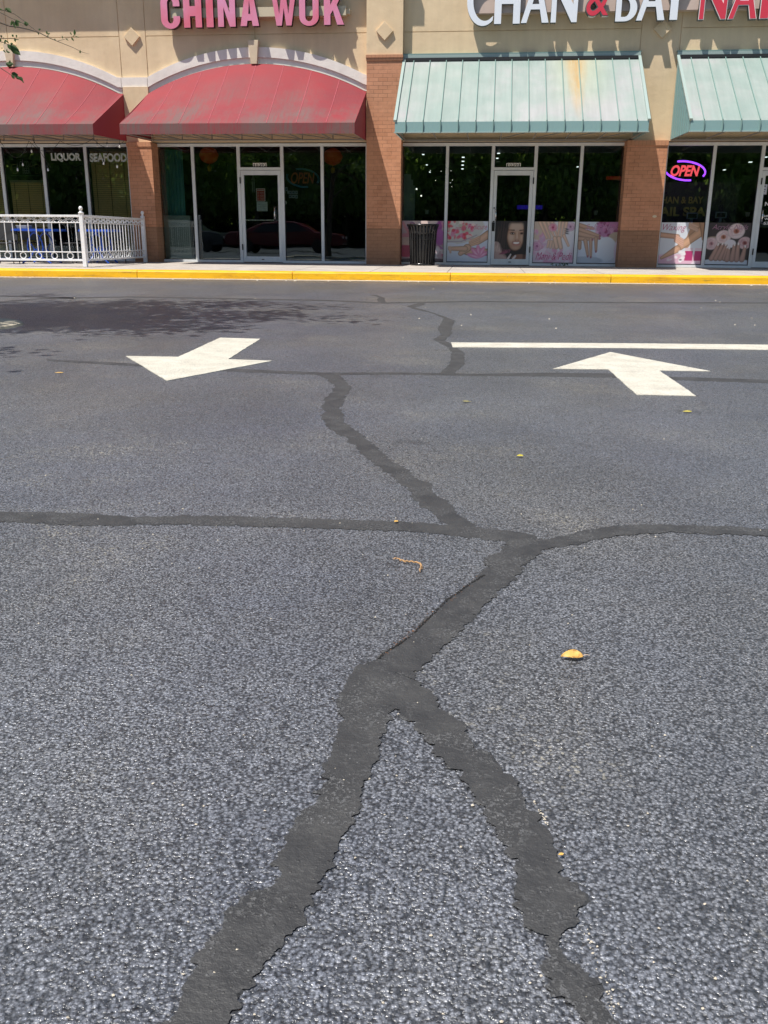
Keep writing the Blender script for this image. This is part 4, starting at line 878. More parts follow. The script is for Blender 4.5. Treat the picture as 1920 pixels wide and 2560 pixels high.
cv.ell(.67,.30,.09,.03,(.43,.28,.20),0,.05); cv.ell(.94,.5,.06,.5,(.018,.016,.018),0,.05); cv.ell(.66,1.03,.30,.09,(.016,.014,.016),0,.06)
cv.cap(.44,.0,.52,.12,.035,.022,(.62,.52,.48)); cv.cap(.60,.0,.67,.08,.035,.028,(.62,.52,.48)); cv.ell(.30,.16,.14,.03,(.22,.06,.10),12)
poster(d2a, d2b, .332, PT+.01, cv, [('Luxury', .22,.52,.16,.28)], 'poster of a smiling dark haired woman filling lower salon door glass', (.40,.10,.18))
cv = Cv(bg_=(.62,.50,.56)); cv.ell(.2,.9,.5,.35,(.56,.44,.36)); cv.ell(.75,.7,.3,.5,(.66,.64,.68),0,.1); cv.blob(30, [(.60,.28,.42),(.66,.45,.56),(.55,.35,.50)], (.03,.07), (0,.28,.3,.8)); cv.blob(30, [(.66,.40,.52),(.72,.60,.68),(.62,.28,.42)], (.04,.09), (0,1,0,.33))
cv.rose(.88,.88,.11,(.62,.46,.56),(.50,.32,.46),(.45,.25,.38)); cv.rose(.10,.40,.12,(.66,.40,.52),(.55,.26,.42),(.52,.2,.36))
for i in range(4): cv.limb(.14+.10*i,.98,.33+.085*i,.60-.03*(i % 2)+.02*i,.042,.024,SKP)
for i in range(3): cv.limb(.62+.08*i,1.0,.60+.07*i,.62,.04,.024,SKP)
for i in range(4): cv.limb(.38+.06*i,.52,.36+.065*i,.38-.01*i,.034,.026,SKP)
cv.limb(.52,.60,.58,.38,.055,.05,SKP); cv.limb(.62,.60,.68,.37,.055,.05,SKP); cv.limb(.74,.66,.86,.42,.04,.028,SKP)
cv.rose(.46,.86,.10,(.70,.40,.48),(.62,.16,.28),(.55,.08,.18))
for y_p in (.72,.77,.82): cv.ell(.80,y_p,.05,.018,(.08,.09,.11),-15)
poster(1.125, 2.089, PB, PT, cv, [('Mani & Pedi', .08,.95,.07,.25)], 'poster of hands and feet with roses reading Mani & Pedi, right of salon door')
cv = Cv(bg_=(.58,.62,.70)); cv.ell(.75,.85,.35,.25,(.42,.20,.36),0,.05); cv.blob(26, [(.50,.20,.40),(.62,.35,.52),(.25,.05,.14)], (.03,.08), (.4,.9,.65,1)); cv.ell(.9,.62,.2,.14,(.50,.42,.33)); cv.ell(.66,.34,.25,.3,(.66,.70,.76)); cv.ell(.95,.3,.1,.3,(.64,.56,.66)); cv.ell(.2,.06,.4,.1,(.44,.48,.54))
for (x0,y0,x1,y1,r0,r1) in ((0,.92,.34,.84,.06,.03),(0,.82,.50,.66,.07,.03),(0,.72,.50,.60,.07,.028),(0,.60,.34,.57,.06,.026),(.18,.55,.26,.18,.05,.03),(.30,.58,.33,.16,.045,.026),(.42,.6,.44,.30,.045,.026),(.05,.5,.06,.36,.05,.04)): cv.limb(x0,y0,x1,y1,r0,r1,(.46,.30,.22))
for (x, y_p) in ((.26,.16),(.33,.14),(.44,.28),(.50,.66),(.50,.60),(.34,.57)): cv.ell(x,y_p,.022,.03,(.34,.14,.18),0,.01)
poster(2.159, 3.165, PB, PT, cv, [('Solar Nails', .16,.92,.80,.95)], 'poster of stacked manicured fingers reading Solar Nails, left of brick pier', (.60,.30,.46))
cv = Cv(bg_=(.60,.63,.68)); cv.ell(.5,.1,.8,.14,(.66,.42,.52),0,.06); cv.blob(20, [(.66,.40,.52),(.74,.66,.70)], (.02,.06), (0,1,0,.14)); cv.cap(.85,1.0,.62,.45,.13,.07,(.40,.24,.15)); cv.limb(1.0,.85,.40,.34,.12,.075,(.50,.30,.19)); cv.limb(.42,.36,.08,.14,.09,.035,(.50,.30,.20)); cv.limb(.98,1.0,1.0,.6,.12,.03,(.34,.20,.12))
cv.limb(0,.70,.40,.66,.065,.06,(.50,.30,.21))
for i in range(4): cv.limb(.36,.68-.04*i,.55,.58-.05*i,.03,.018,(.60,.36,.27))
for i in range(4): cv.limb(.66,.97-.03*i,.84,.86-.02*i+.04*(i==0),.03,.018,(.52,.34,.25))
for x in (.70,.92): cv.put(np.maximum(abs(cv.u-x)-.09, abs(cv.v-.20)-.12), (.42,.04,.15), .01); cv.put(np.maximum(abs(cv.u-x)-.09, abs(cv.v-.36)-.03), (.62,.50,.56), .01)
cv.blob(10, [(.78,.76,.78)], (.03,.06), (.4,.65,.05,.3)); cv.ell(.52,.10,.03,.016,(.05,.04,.05))
poster(4.04, 5.027, PB, PT, cv, [('Waxing', .05,.58,.76,.96)], 'poster of a leg being waxed reading Waxing, under the lit open sign', (.48,.12,.25))
cv = Cv(bg_=(.045,.035,.035)); cv.ell(.5,0,.7,.14,(.60,.62,.66)); cv.ell(.15,.55,.2,.12,(.38,.28,.2)); cv.rose(.12,.50,.15,(.62,.46,.46),(.54,.36,.38),(.45,.22,.24)); cv.rose(.88,.52,.15,(.58,.40,.40),(.45,.26,.28),(.3,.08,.08)); cv.rose(.38,.66,.165,(.68,.54,.53),(.60,.42,.42),(.42,.16,.10)); cv.rose(.66,.80,.185,(.68,.55,.54),(.60,.42,.43),(.40,.14,.09)); cv.ell(.55,.50,.13,.10,(.68,.62,.64))
for (x0,x1,y1) in ((.10,.28,.46),(.20,.38,.48),(.30,.46,.46),(.40,.50,.40)): cv.limb(x0+.06,.14,x1,y1,.062,.034,(.40,.24,.19)); cv.ell(x1,y1+.02,.018,.035,(.70,.64,.62),-20,.01)
for (x0,x1,y1) in ((.92,.90,.42),(.80,.74,.48),(.69,.65,.46),(.58,.54,.38)): cv.limb(x0-.06,.12,x1,y1,.066,.034,(.40,.24,.19)); cv.ell(x1,y1+.02,.018,.035,(.70,.64,.62),15,.01)
poster(5.097, 6.08, PB, PT, cv, [('Acrylic Nails', .10,.92,.80,.96)], 'poster of cupped hands holding pale roses, left of the rightmost door', (.42,.20,.30))

# ------------------------------------------------------------------ litter bin
bc = Vector((-1.45, 21.66, .182)); e = empty('litter_bin', bc, 'black slatted metal litter bin with flared top before the nail salon poster', 'litter bin')
M_bin = mat('black_powder_coat', (.010,.010,.011), .22, 0, .6)
Hb = .90
def rb(z): t_ = z/Hb; return .275+.045*t_+.04*max(0, (t_-.80)/.2)**2
ns = 26
for i in range(ns):
    a0 = 2*math.pi*(i-.30)/ns; a1 = 2*math.pi*(i+.30)/ns; m = MB(); vs = []
    zz = [0.03, .3, .55, .72, .80, .86, .90]
    for z in zz:
        for (a_, dr) in ((a0, 0), ((a0+a1)/2, .010), (a1, 0)): r_ = rb(z)+dr; vs.append((bc.x+r_*math.cos(a_), bc.y+r_*math.sin(a_), bc.z+z))
    fs = []
    for j in range(len(zz)-1):
        for k_ in range(2): fs.append((j*3+k_, j*3+k_+1, (j+1)*3+k_+1, (j+1)*3+k_))
    m.add(vs, fs); m.build('slat', M_bin, e, solid=.008)
MB().lathe([(.265,.0),(.285,.0),(.287,.05),(.27,.05)], bc, 40).build('base_ring', M_bin, e, True)
MB().lathe([(rb(.70)-.012,.70),(rb(.70)+.004,.70),(rb(.76)+.004,.765),(rb(.76)-.012,.765)], bc, 40).build('band', M_bin, e, True)
MB().lathe([(.345,.885),(.375,.89),(.38,.91),(.365,.925),(.33,.92),(.32,.90)], bc, 40).build('rim', M_bin, e, True)
MB().lathe([(.001,.03),(.255,.03),(.270,.58),(.262,.58),(.25,.05)], bc, 32).build('liner', mat('black_liner', (.02,.02,.022), .5), e, True)

# ------------------------------------------------------------------ white railing round the patio
M_rail = mat('white_railing_paint', (.76,.76,.78), .4); g = N(M_rail); g.col(g.ramp(g.noise(g.coord(), 9, 5), [(.3, (.78,.78,.79)), (.6, (.88,.88,.89))]))
RL = empty('patio_railing', (-8.2, 18.3, .18), 'white wrought iron patio railing with scrolls and rings at left', 'railing')
FX0, FX1, FY, SX, SY = -13.2, -8.2, 18.3, -8.2, 21.72; zg = .175
def hrail(za, zb, th, name, side):
    m = MB()
    if side: m.box(SX-th, SX+th, FY+.05, SY-.04, za, zb)
    else: m.box(FX0, FX1-.05, FY-th, FY+th, za, zb)
    m.build(name, M_rail, RL, bevel=.004)
for sd in (0, 1):
    hrail(1.150, 1.195, .028, 'top_rail', sd); hrail(1.035, 1.055, .014, 'scroll_rail', sd); hrail(.455, .475, .014, 'lower_rail', sd); hrail(.285, .325, .02, 'bottom_rail', sd)
def post(x, y, hgt):
    m = MB().box(x-.04, x+.04, y-.04, y+.04, zg, zg+hgt); P_ = m.build('post', M_rail, RL, bevel=.005)
    MB().lathe([(.001,.0),(.052,.0),(.055,.025),(.025,.045),(.02,.06),(.034,.08),(.040,.105),(.034,.13),(.018,.145),(.001,.15)], (x,y,zg+hgt), 16).build('finial', M_rail, P_, True)
post(FX1, FY, 1.04); post(SX, SY, 1.04)
def mem(i, pos, side):
    f = (lambda u, z: (SX, u, z)) if side else (lambda u, z: (u, FY, z))
    long_ = i % 2 == 0
    MB().tube([f(pos, 1.036), f(pos, .326 if long_ else .474)], .010, 6).build('baluster', M_rail, RL)
    if not long_:
        MB().tube([f(pos+.062*math.cos(2*math.pi*k_/20), .390+.062*math.sin(2*math.pi*k_/20)) for k_ in range(20)], .009, 6, True).build('ring', M_rail, RL)
for i in range(28): mem(i, FX1-.14-.170*i, 0)
for i in range(20): mem(i, FY+.15+.165*i, 1)
def scroll(m, c_, up_, f):
    s_ = 1 if up_ else -1; P_ = []
    for t_ in np.linspace(-205, 25, 22): P_.append(f(c_+.060*math.cos(R(t_))*1, 1.102-s_*(-.010)+s_*(.052*math.sin(R(-t_)))-s_*.006))
    m.tube(P_, .006, 5)
    for sg in (-1, 1):
        Q_ = []
        for t_ in np.linspace(0, 400, 22):
            r_ = .030*(1-t_/520); Q_.append(f(c_+sg*(.030-r_*math.cos(R(t_))*-1-.0)+sg*.0-sg*.0, 1.085 if False else (1.102-s_*.012+s_*-.018*0-r_*math.sin(R(t_))*s_)))
        m.tube(Q_, .005, 5)
m = MB()
for i in range(36): scroll(m, FX1-.13-.135*i, i % 2 == 0, lambda u, z: (u, FY, z))
m.build('scrollwork', M_rail, RL)
m = MB()
for i in range(24): scroll(m, FY+.13+.135*i, i % 2 == 0, lambda u, z: (SX, u, z))
m.build('scrollwork', M_rail, RL)

# ------------------------------------------------------------------ patio tables and chairs
M_bt = mat('blue_table_paint', (.012,.07,.42), .3); M_ch = mat('dark_chair_metal', (.02,.022,.024), .35, .3); M_seat = mat('dark_woven_seat', (.035,.035,.037), .7)
def table(x, y, label, w=.95, cross=True):
    e = empty('patio_table', (x, y, zg), label, 'table', 'blue patio tables inside the railing')
    MB().box(x-w/2, x+w/2, y-.35, y+.35, .905, .925).build('table_top', M_bt, e, bevel=.006)
    MB().box(x-w/2-.01, x+w/2+.01, y-.36, y+.36, .875, .904).build('rim', M_bt, e, bevel=.008)
    for sy_ in (-.26, .26):
        m = MB()
        for sg in (-1, 1):
            m.tube([(x+sg*(.12+.30*math.cos(R(t_)))*(w/.95), y+sy_, .55+.33*math.sin(R(t_))) for t_ in np.linspace(90, 200, 12)][::1], .016, 6)
            m.tube([(x+sg*.10, y+sy_, .60), (x+sg*.02, y+sy_, .48), (x+sg*.14, y+sy_, .30), (x+sg*.34*(w/.95), y+sy_, .185)], .018, 6)
        m.build('leg_frame', M_bt, e)
    return e
table(at(98,577,20.2).x, 20.2, 'larger blue metal table with curved legs behind the front railing')
t2 = table(at(250,577,20.6).x, 20.6, 'smaller blue metal table behind the side railing', .72)
def chair(x, y, rz, label):
    e = empty('patio_chair', (x, y, zg), label, 'chair', 'dark patio chairs inside the railing')
    c_, s_ = math.cos(rz), math.sin(rz)
    f = lambda a, b, z: (x+a*c_-b*s_, y+a*s_+b*c_, zg+z)
    m = MB(); n = 18; m.tube([f(-.21, .20, 0), f(-.21, .21, .45), f(-.21, .25, .72)]+[f(.21*math.cos(R(t_)), .26, .72+.20*math.sin(R(t_))) for t_ in np.linspace(180, 0, 9)]+[f(.21, .21, .45), f(.21, .20, 0)], .012, 6); m.build('back_frame', M_ch, e)
    m = MB(); vs = [f(.20*math.cos(R(t_)), .25, .72+.18*math.sin(R(t_))) for t_ in np.linspace(180, 0, 9)]+[f(.20, .225, .50), f(-.20, .225, .50)]; m.add(vs, [tuple(range(len(vs)))]); m.build('backrest', M_seat, e, solid=.008)
    m = MB(); vs = [f(a, b, z) for z in (.43, .46) for a, b in ((-.21,-.22),(.21,-.22),(.21,.22),(-.21,.22))]; m.add(vs, [(3,2,1,0),(4,5,6,7),(0,1,5,4),(1,2,6,5),(2,3,7,6),(3,0,4,7)]); m.build('seat', M_seat, e, bevel=.01)
    for sx in (-.20, .20): MB().tube([f(sx, -.20, 0), f(sx, -.20, .44)], .012, 6).build('leg', M_ch, e)
for (px, y, rz, lab) in ((12, 19.6, .2, 'dark patio chair with arched back at the left image edge'), (182, 20.4, -.5, 'dark patio chair between both blue tables'), (288, 21.2, .4, 'dark patio chair at wall end of side railing'), (60, 21.2, 0, 'dark patio chair behind the larger blue table')):
    chair(at(px, 600, y).x, y, rz, lab)
M_wb = mat('white_basket', (.60,.58,.54), .7)
p = at(62, 566, 20.2); tag(MB().box(p.x-.16,p.x+.12,20.05,20.3,.926,1.0).build('tray', mat('grey_tray', (.22,.23,.25), .5), bevel=.01), 'grey tray lying on the larger blue table', 'tray')

# string lights under the left awning
e = empty('string_lights', (-9.5, 20.6, 2.8), 'string of clear bulbs looped below the left red awning', 'string lights')
M_wire = mat('black_wire', (.015,.015,.015), .6); M_blb = mat('clear_bulb', (.75,.75,.72), .15)
anch = [(-30,350),(90,345),(230,347),(300,350)]
ys = 20.7
def sag(pa, pb, s_, n=14):
    a, b = at(*pa, ys), at(*pb, ys); return [(a.x+(b.x-a.x)*i/n, ys, a.z+(b.z-a.z)*i/n-s_*4*(i/n)*(1-i/n)) for i in range(n+1)]
for pa, pb, s_ in (((0,350),(72,352),.36), ((72,352),(150,352),.22), ((150,352),(232,346),.12), ((232,346),(310,352),.18), ((80,345),(128,420),.02)):
    MB().tube(sag(pa, pb, s_), .005, 5).build('cable', M_wire, e)
for (x, y) in ((1,362),(86,362),(79,378),(57,411),(44,424),(120,424),(154,388),(243,364),(268,364),(299,366),(259,408),(293,416)):
    p = at(x, y, ys); MB().lathe([(.001,-.035),(.016,-.028),(.022,-.010),(.014,.012),(.011,.03)], p, 10).build('bulb', M_blb, e, True)
    MB().lathe([(.012,.03),(.013,.065),(.006,.07)], p, 8).build('socket', M_wire, e)
    MB().tube([(p.x,p.y,p.z+.06),(p.x+.01,p.y,p.z+.14)], .004, 4).build('cable', M_wire, e)

# ------------------------------------------------------------------ leaves and small debris
M_leaf = mat('yellow_leaf', (.68,.42,.06), .55); g = N(M_leaf); g.col(g.ramp(g.noise(g.coord(), 60, 5, .7), [(.36, (.66,.42,.11)), (.52, (.58,.34,.08)), (.64, (.26,.12,.03))]))
M_leafy = mat('lime_leaf', (.48,.40,.05), .55)
def leaf(px, py, ln, wd, rz, curl, lab, m=M_leaf, stem=True):
    p = gr(px, py, .006); e = empty('fallen_leaf', p, lab, 'leaf'); n = 22; rows = 9; vs = []; fs = []
    c_, s_ = math.cos(rz), math.sin(rz)
    for i in range(n+1):
        t_ = i/n; w = wd*max(.02, math.sin(math.pi*t_**1.35))**.95
        for j in range(rows):
            u = (j/(rows-1)-.5)*2; a = ln*(t_-.5); b = w*.5*u*(1+.05*math.sin(i*1.3+j)*abs(u)); z = curl*wd*((.5+.5*u)**1.4 if u > -.3 else .22*abs(u))*math.sin(math.pi*t_)**.5 + .05*wd*math.sin(t_*7+u*2)*curl+.001
            vs.append((p.x+a*c_-b*s_, p.y+a*s_+b*c_, p.z+max(0, z)))
    for i in range(n):
        for j in range(rows-1): fs.append((i*rows+j, i*rows+j+1, (i+1)*rows+j+1, (i+1)*rows+j))
    MB().add(vs, fs).build('blade', m, e, True, solid=.0006)
    if stem:
        MB().tube([(p.x+ln*(.48+.1*i)*c_+.002*math.sin(i*2)*(-s_), p.y+ln*(.48+.1*i)*s_, p.z+.003+.002*math.sin(i)) for i in range(4)], .0007, 5).build('stalk', mat('leaf_stalk', (.65,.50,.38), .6), e)
leaf(1430, 1642, .046, .024, .12, .42, 'curled yellow leaf lying on bare asphalt right of the diagonal band')
leaf(1167, 1004, .05, .028, 2.9, .10, 'lime yellow leaf below the zigzag sealant band', M_leafy, False)
leaf(1300, 1140, .028, .018, .3, .2, 'yellow leaf in the middle distance below the right arrow', M_leafy, False)
leaf(1718, 1029, .048, .026, .2, .10, 'yellow leaf below the tail of right hand arrow', M_leafy, False)
leaf(148, 932, .055, .022, .1, .1, 'pale yellow leaf below the left arrow at left edge', M_leaf, False)
leaf(990, 1304, .018, .012, 1.0, .1, 'tiny pale leaf lying on the crossing sealant band', M_leaf, False)
leaf(1402, 2137, .009, .005, .4, .1, 'tiny yellow leaf fragment beside the right fork leg', M_leaf, False)
M_cat = mat('dry_catkin', (.46,.27,.12), .8)
e = empty('dry_catkin', gr(1020,1408), 'curled dry brown catkin lying below the crossing band', 'plant litter')
cl = [gr(*p_, .006) for p_ in ((984,1398),(993,1397),(1003,1402),(1013,1405),(1025,1405),(1038,1407),(1048,1409),(1053,1414),(1052,1422),(1049,1428))]; cl = resample(cl, .002)
m = MB(); m.tube([(p_.x, p_.y, .006+.003*abs(math.sin(i*.5))) for i, p_ in enumerate(cl)], [.0007+.0010*math.sin(math.pi*i/(len(cl)-1))+.0008*random.random() for i in range(len(cl))], 6)
for i, p_ in enumerate(cl):
    for _ in range(2):
        a_ = random.uniform(0, 6.28); r_ = random.uniform(.002,.005); q_ = (p_.x+r_*math.cos(a_), p_.y+r_*math.sin(a_), .004+random.uniform(0,.006)); m.add([(p_.x,p_.y,.007),q_,(q_[0]+.0015,q_[1]+.0015,q_[2])], [(0,1,2)])
m.build('spike', M_cat, e)
# loose crumbs, pale grit: nobody could count it
m = MB(); m2 = MB()
def crumb(mbx, p_, s_):
    a_ = [random.uniform(.6, 1.2)*s_ for _ in range(6)]; b_ = random.uniform(0, 6.28)
    vs = [(p_.x+a_[i]*math.cos(b_+i*2*math.pi/5), p_.y+a_[i]*.7*math.sin(b_+i*2*math.pi/5), .001+.002*random.random()) for i in range(5)]+[(p_.x, p_.y, s_*.8+.002)]
    mbx.add(vs, [(0,1,5),(1,2,5),(2,3,5),(3,4,5),(4,0,5)])
for _ in range(34):
    t_ = random.random(); px = 1462+t_*80+random.gauss(0, 7); py = 2320+t_*230+random.gauss(0, 6); crumb(m, gr(px, py), random.uniform(.0006,.0024))
for _ in range(30):
    t_ = random.random(); crumb(m, gr(1330+t_*40, 2000+t_*60+random.gauss(0,5)), random.uniform(.0008,.002))
for _ in range(170): crumb(m, gr(random.uniform(0,1920), 700+1860*random.random()**1.4), random.uniform(.0012,.003))
for _ in range(90):
    x = random.uniform(-10, 6); crumb(m, Vector((x, ky(x)-random.uniform(.02,.4), 0)), random.uniform(.01,.028))
for _ in range(30): p_ = gr(random.uniform(0,1920), random.uniform(720, 860)); crumb(m, p_, random.uniform(.004,.014))
tag(m.build('grit', mat('pale_grit', (.60,.53,.42), .8)), 'pale grit and crumbs scattered over asphalt and along the kerb', 'grit', kind='stuff')
for _ in range(40):
    x = random.choice((-9.0, -8.6, -5.6, -5.3, -1.5, 2.0)) + random.gauss(0, .15); crumb(m2, Vector((x, ky(x)-.05, .004)), random.uniform(.01,.03))
for _ in range(70):
    t_ = random.random(); crumb(m2, gr(960+235*t_+random.gauss(0,3), 1640-195*t_+random.gauss(0,3)), random.uniform(.0007,.0022))
tag(m2.build('leaf_litter', mat('brown_litter', (.20,.09,.04), .8)), 'brown leaf litter caught by the kerb and in the crack', 'leaf litter', kind='stuff')
M_gr = mat('leaf_green', (.055,.12,.022), .5); M_gr.node_tree.nodes['Principled BSDF'].inputs['Subsurface Weight'].default_value = 0
p = at(1402,661,GY-.1); m = MB()
for _ in range(40):
    a_ = random.uniform(-.22,.16); z = random.uniform(.0,.05); x = p.x+a_; m.add([(x,22.12,.185+z),(x+random.uniform(-.05,.05),22.1,.19+z),(x+random.uniform(-.02,.02),22.1,.21+z)], [(0,1,2)])
tag(m.build('weed', M_gr), 'small green weed at foot of salon window right of the door', 'weed')
p = at(1636.5,541,PY-.003); tag(MB().lathe([(.001,0),(.045,0)], (0,0,0), 12).build('paint_patch', mat('pale_patch', (.62,.52,.36), .8)), 'pale round mortar patch on the right brick pier', 'patch')
o = bpy.data.objects['paint_patch']; o.location = (p.x, PY-.004, p.z); o.rotation_euler = (R(90), 0, 0); o.scale = (1.1, .65, 1)

# ------------------------------------------------------------------ trees
def leaf_mesh(me_name, pts, size, m, seedv=1, elong=1.7):
    r_ = np.random.default_rng(seedv); n = len(pts); P_ = np.array(pts); d = r_.normal(size=(n, 3)); d /= np.linalg.norm(d, axis=1)[:, None]
    u = np.cross(d, r_.normal(size=(n, 3))); u /= np.linalg.norm(u, axis=1)[:, None]; s_ = size*r_.uniform(.6, 1.3, n)[:, None]
    a = P_-d*s_*elong*.5; b = P_+u*s_*.5-d*s_*.1; c_ = P_+d*s_*elong*.5; e_ = P_-u*s_*.5-d*s_*.1
    v_ = np.stack([a, b, c_, e_], 1).reshape(-1, 3); me = bpy.data.meshes.new(me_name); me.from_pydata(v_.tolist(), [], np.arange(4*n).reshape(-1, 4).tolist()); me.materials.append(m); return me
def foliage_mat(nm, c0, c1, tl=.3):
    m = mat(nm, c0, .5); g = N(m); g.col(g.ramp(g.noise(g.coord(), 1.4, 4), [(.35, c0), (.65, c1)]))
    tr_ = g.n('ShaderNodeBsdfTranslucent'); tr_.inputs[0].default_value = (min(.8, c1[0]*1.6), min(.8, c1[1]*1.6), c1[2], 1); mx_ = g.n('ShaderNodeMixShader'); mx_.inputs[0].default_value = tl
    o_ = g.t.nodes['Material Output']; g.l(g.b.outputs[0], mx_.inputs[1]); g.l(tr_.outputs[0], mx_.inputs[2]); g.l(mx_.outputs[0], o_.inputs[0]); return m
M_fol = foliage_mat('foliage', (.045,.095,.015), (.11,.17,.03)); M_bark = mat('bark', (.10,.075,.055), .9); N(M_bark).nor(N(M_bark).bump(N(M_bark).noise(None, 30, 5), .6, .02))
TR = empty('island_tree', (-6.3, 7.3, 0), 'leafy parking island tree beyond the left edge with a thin branch dipping into view', 'tree')
m = MB(); m.tube([(-6.3,7.3,0),(-6.28,7.3,1.0),(-6.2,7.32,2.2),(-6.1,7.3,3.2),(-6.0,7.2,4.6)], [.13,.11,.09,.07,.03], 10)
br = []
for i in range(16):
    a_ = i*2.4; z0 = 2.3+.15*i; L_ = random.uniform(1.2, 1.9); p0 = Vector((-6.18,7.3,z0)); p1 = p0+Vector((math.cos(a_)*L_*.5, math.sin(a_)*L_*.5, .5)); p2 = p0+Vector((math.cos(a_)*L_, math.sin(a_)*L_, .75+random.uniform(-.2,.3)))
    m.tube([p0,p1,p2], [.03,.018,.006], 6); br.append(p2)
m.build('trunk', M_bark, TR)
pts = []
cc = [(-6.25+random.gauss(0,1.0), 7.65+random.gauss(0,.95), 4.7+random.gauss(0,.6)) for _ in range(210)]
for c_ in cc:
    if c_[2] < 3.55: continue
    for _ in range(60): pts.append((c_[0]+random.gauss(0,.26), c_[1]+random.gauss(0,.26), max(3.15, c_[2]+random.gauss(0,.2))))
for c_ in ((-5.2,4.6,3.5),(-4.9,4.3,3.4),(-5.6,4.4,3.6),(-4.5,4.1,3.3),(-5.3,5.2,3.7),(-4.6,5.0,3.7)):
    for _ in range(26): pts.append((c_[0]+random.gauss(0,.2), c_[1]+random.gauss(0,.16), c_[2]+random.gauss(0,.08)))
pts = [p_ for p_ in pts if ((p_[0]+.33*p_[2]+4.75)/.55)**2+((p_[1]+.315*p_[2]-7.9)/.40)**2 > 1 or random.random() < .12]  # crown thinned where its shadow would cover the island nose, to let sun in
me = leaf_mesh('crown', pts, .10, M_fol, 3); o = bpy.data.objects.new('crown', me); COL.objects.link(o); o.parent = TR; me.transform(Matrix.Translation(-Vector(TR.location)))
# twig that hangs into the top left corner
tw = MB(); YB = 6.6
def bp_(x, y, dy=0): return at(x, y, YB+dy)
s83 = 200/1659
def P8(l, dy=0): return [bp_(a_*s83, b_*s83, dy) for a_, b_ in l]
main = P8([(-600,330),(-200,420),(0,470),(200,540),(400,565),(600,610),(830,685),(1030,790),(1200,860),(1500,980),(1700,1080),(1850,1120)])
tw.tube(main, [.014,.008,.0055,.005,.0045,.004,.0036,.003,.0024,.002,.0015,.0008], 6)
tw.tube(P8([(-500,60),(0,200),(120,225),(300,290),(480,420),(620,540),(780,660)], .1), [.006,.003,.003,.0025,.002,.0018,.0015], 5)
tw.tube(P8([(-300,180),(0,260),(240,380),(430,460),(530,520)], .15), [.004,.002,.002,.0018,.001], 5)
tw.tube(P8([(-200,780),(0,800),(200,800),(300,800),(380,820)], -.1), [.004,.002,.002,.0018,.001], 5)
tw.tube(P8([(-250,1280),(0,1400),(150,1500),(250,1570),(430,1640)], -.1), [.004,.003,.0025,.002,.001], 5)
tw.tube(P8([(-150,820),(60,880),(200,930)], -.1), [.004,.0025,.002], 5)
tw.tube(P8([(1200,850),(1350,810),(1520,750)], 0), [.0018,.0013,.001], 5)
tw.tube([bp_(-72,40), Vector((-4.7,6.8,2.75)), Vector((-5.3,7.1,3.1)), Vector((-6.1,7.25,3.3))], [.014,.016,.02,.03], 6)
tw.tube([bp_(-60,7,.1), Vector((-4.9,6.9,2.9)), Vector((-6.1,7.25,3.35))], [.006,.009,.02], 6)
tw.tube([bp_(-30,154,-.1), Vector((-4.4,6.6,2.5)), Vector((-5.3,7.1,3.1))], [.004,.008,.014], 6)
tw.tube([bp_(-24,94,-.1), Vector((-4.4,6.6,2.6)), Vector((-5.3,7.1,3.1))], [.004,.008,.014], 6)
tw.build('twig', M_bark, TR)
lv = []; M_lf = foliage_mat('near_leaf', (.045,.10,.02), (.10,.17,.04))
def tleaf(mb_, x, y, L_, W_, ang, dy=0):
    p_ = bp_(x*s83, y*s83, dy); c_, s_ = math.cos(R(ang)), math.sin(R(ang)); k_ = YB/FPX*s83; L_ *= k_; W_ *= k_; vs = []; n = 8
    for i in range(n+1):
        t_ = i/n; w = W_*.5*math.sin(math.pi*t_**.8)
        for sg in (-1, 0, 1): a_, b_ = L_*(t_-.5), sg*w; vs.append((p_.x+a_*c_-b_*s_, p_.y+(0 if sg == 0 else .3*w), p_.z+a_*s_+b_*c_))
    mb_.add(vs, [(i*3+j, i*3+j+1, (i+1)*3+j+1, (i+1)*3+j) for i in range(n) for j in range(2)])
m = MB()
for (x, y, L_, W_, an) in ((185,215,120,70,-35),(120,185,60,30,60),(20,195,60,25,-20),(235,475,110,35,70),(285,505,120,50,-80),(350,500,130,70,-70),(380,440,130,30,-25),(310,560,80,20,-60),(545,500,90,60,-10),(550,470,100,25,-30),(520,480,70,40,20),
    (820,610,55,30,20),(795,690,60,30,-80),(970,680,60,35,-75),(1010,700,60,25,15),(995,745,45,20,-10),(1545,670,100,45,85),(1470,700,60,20,-60),(1505,815,80,30,-50),(1530,745,40,15,70),(1600,765,90,15,-20),(1390,820,70,18,-35),(1295,775,50,20,-80),(1140,825,45,25,-50),
    (25,755,55,35,-70),(265,740,50,40,-40),(340,750,55,30,-85),(310,835,70,35,-80),(360,820,80,15,-5),(100,870,80,35,75),(150,865,110,25,-40),(185,975,110,50,-65),(310,1040,270,125,-40),(170,1080,80,30,-20),(90,1065,70,25,-45),(240,905,60,40,10),(5,830,60,40,80),(140,1040,50,20,70),
    (185,1340,130,80,-20),(240,1320,90,45,-15),(200,1280,60,40,60),(300,1530,130,60,-10),(270,1590,100,60,-60),(370,1610,150,60,-30),(440,1640,110,60,-50),(340,1560,80,45,30),(480,1700,45,25,-40),(1660,1070,60,30,80),(40,1000,40,12,75),(70,790,40,14,80)):
    tleaf(m, x, y, L_*1.05, W_*1.1, an, random.uniform(-.05,.05))
m.build('leaves', M_lf, TR, solid=.0004)

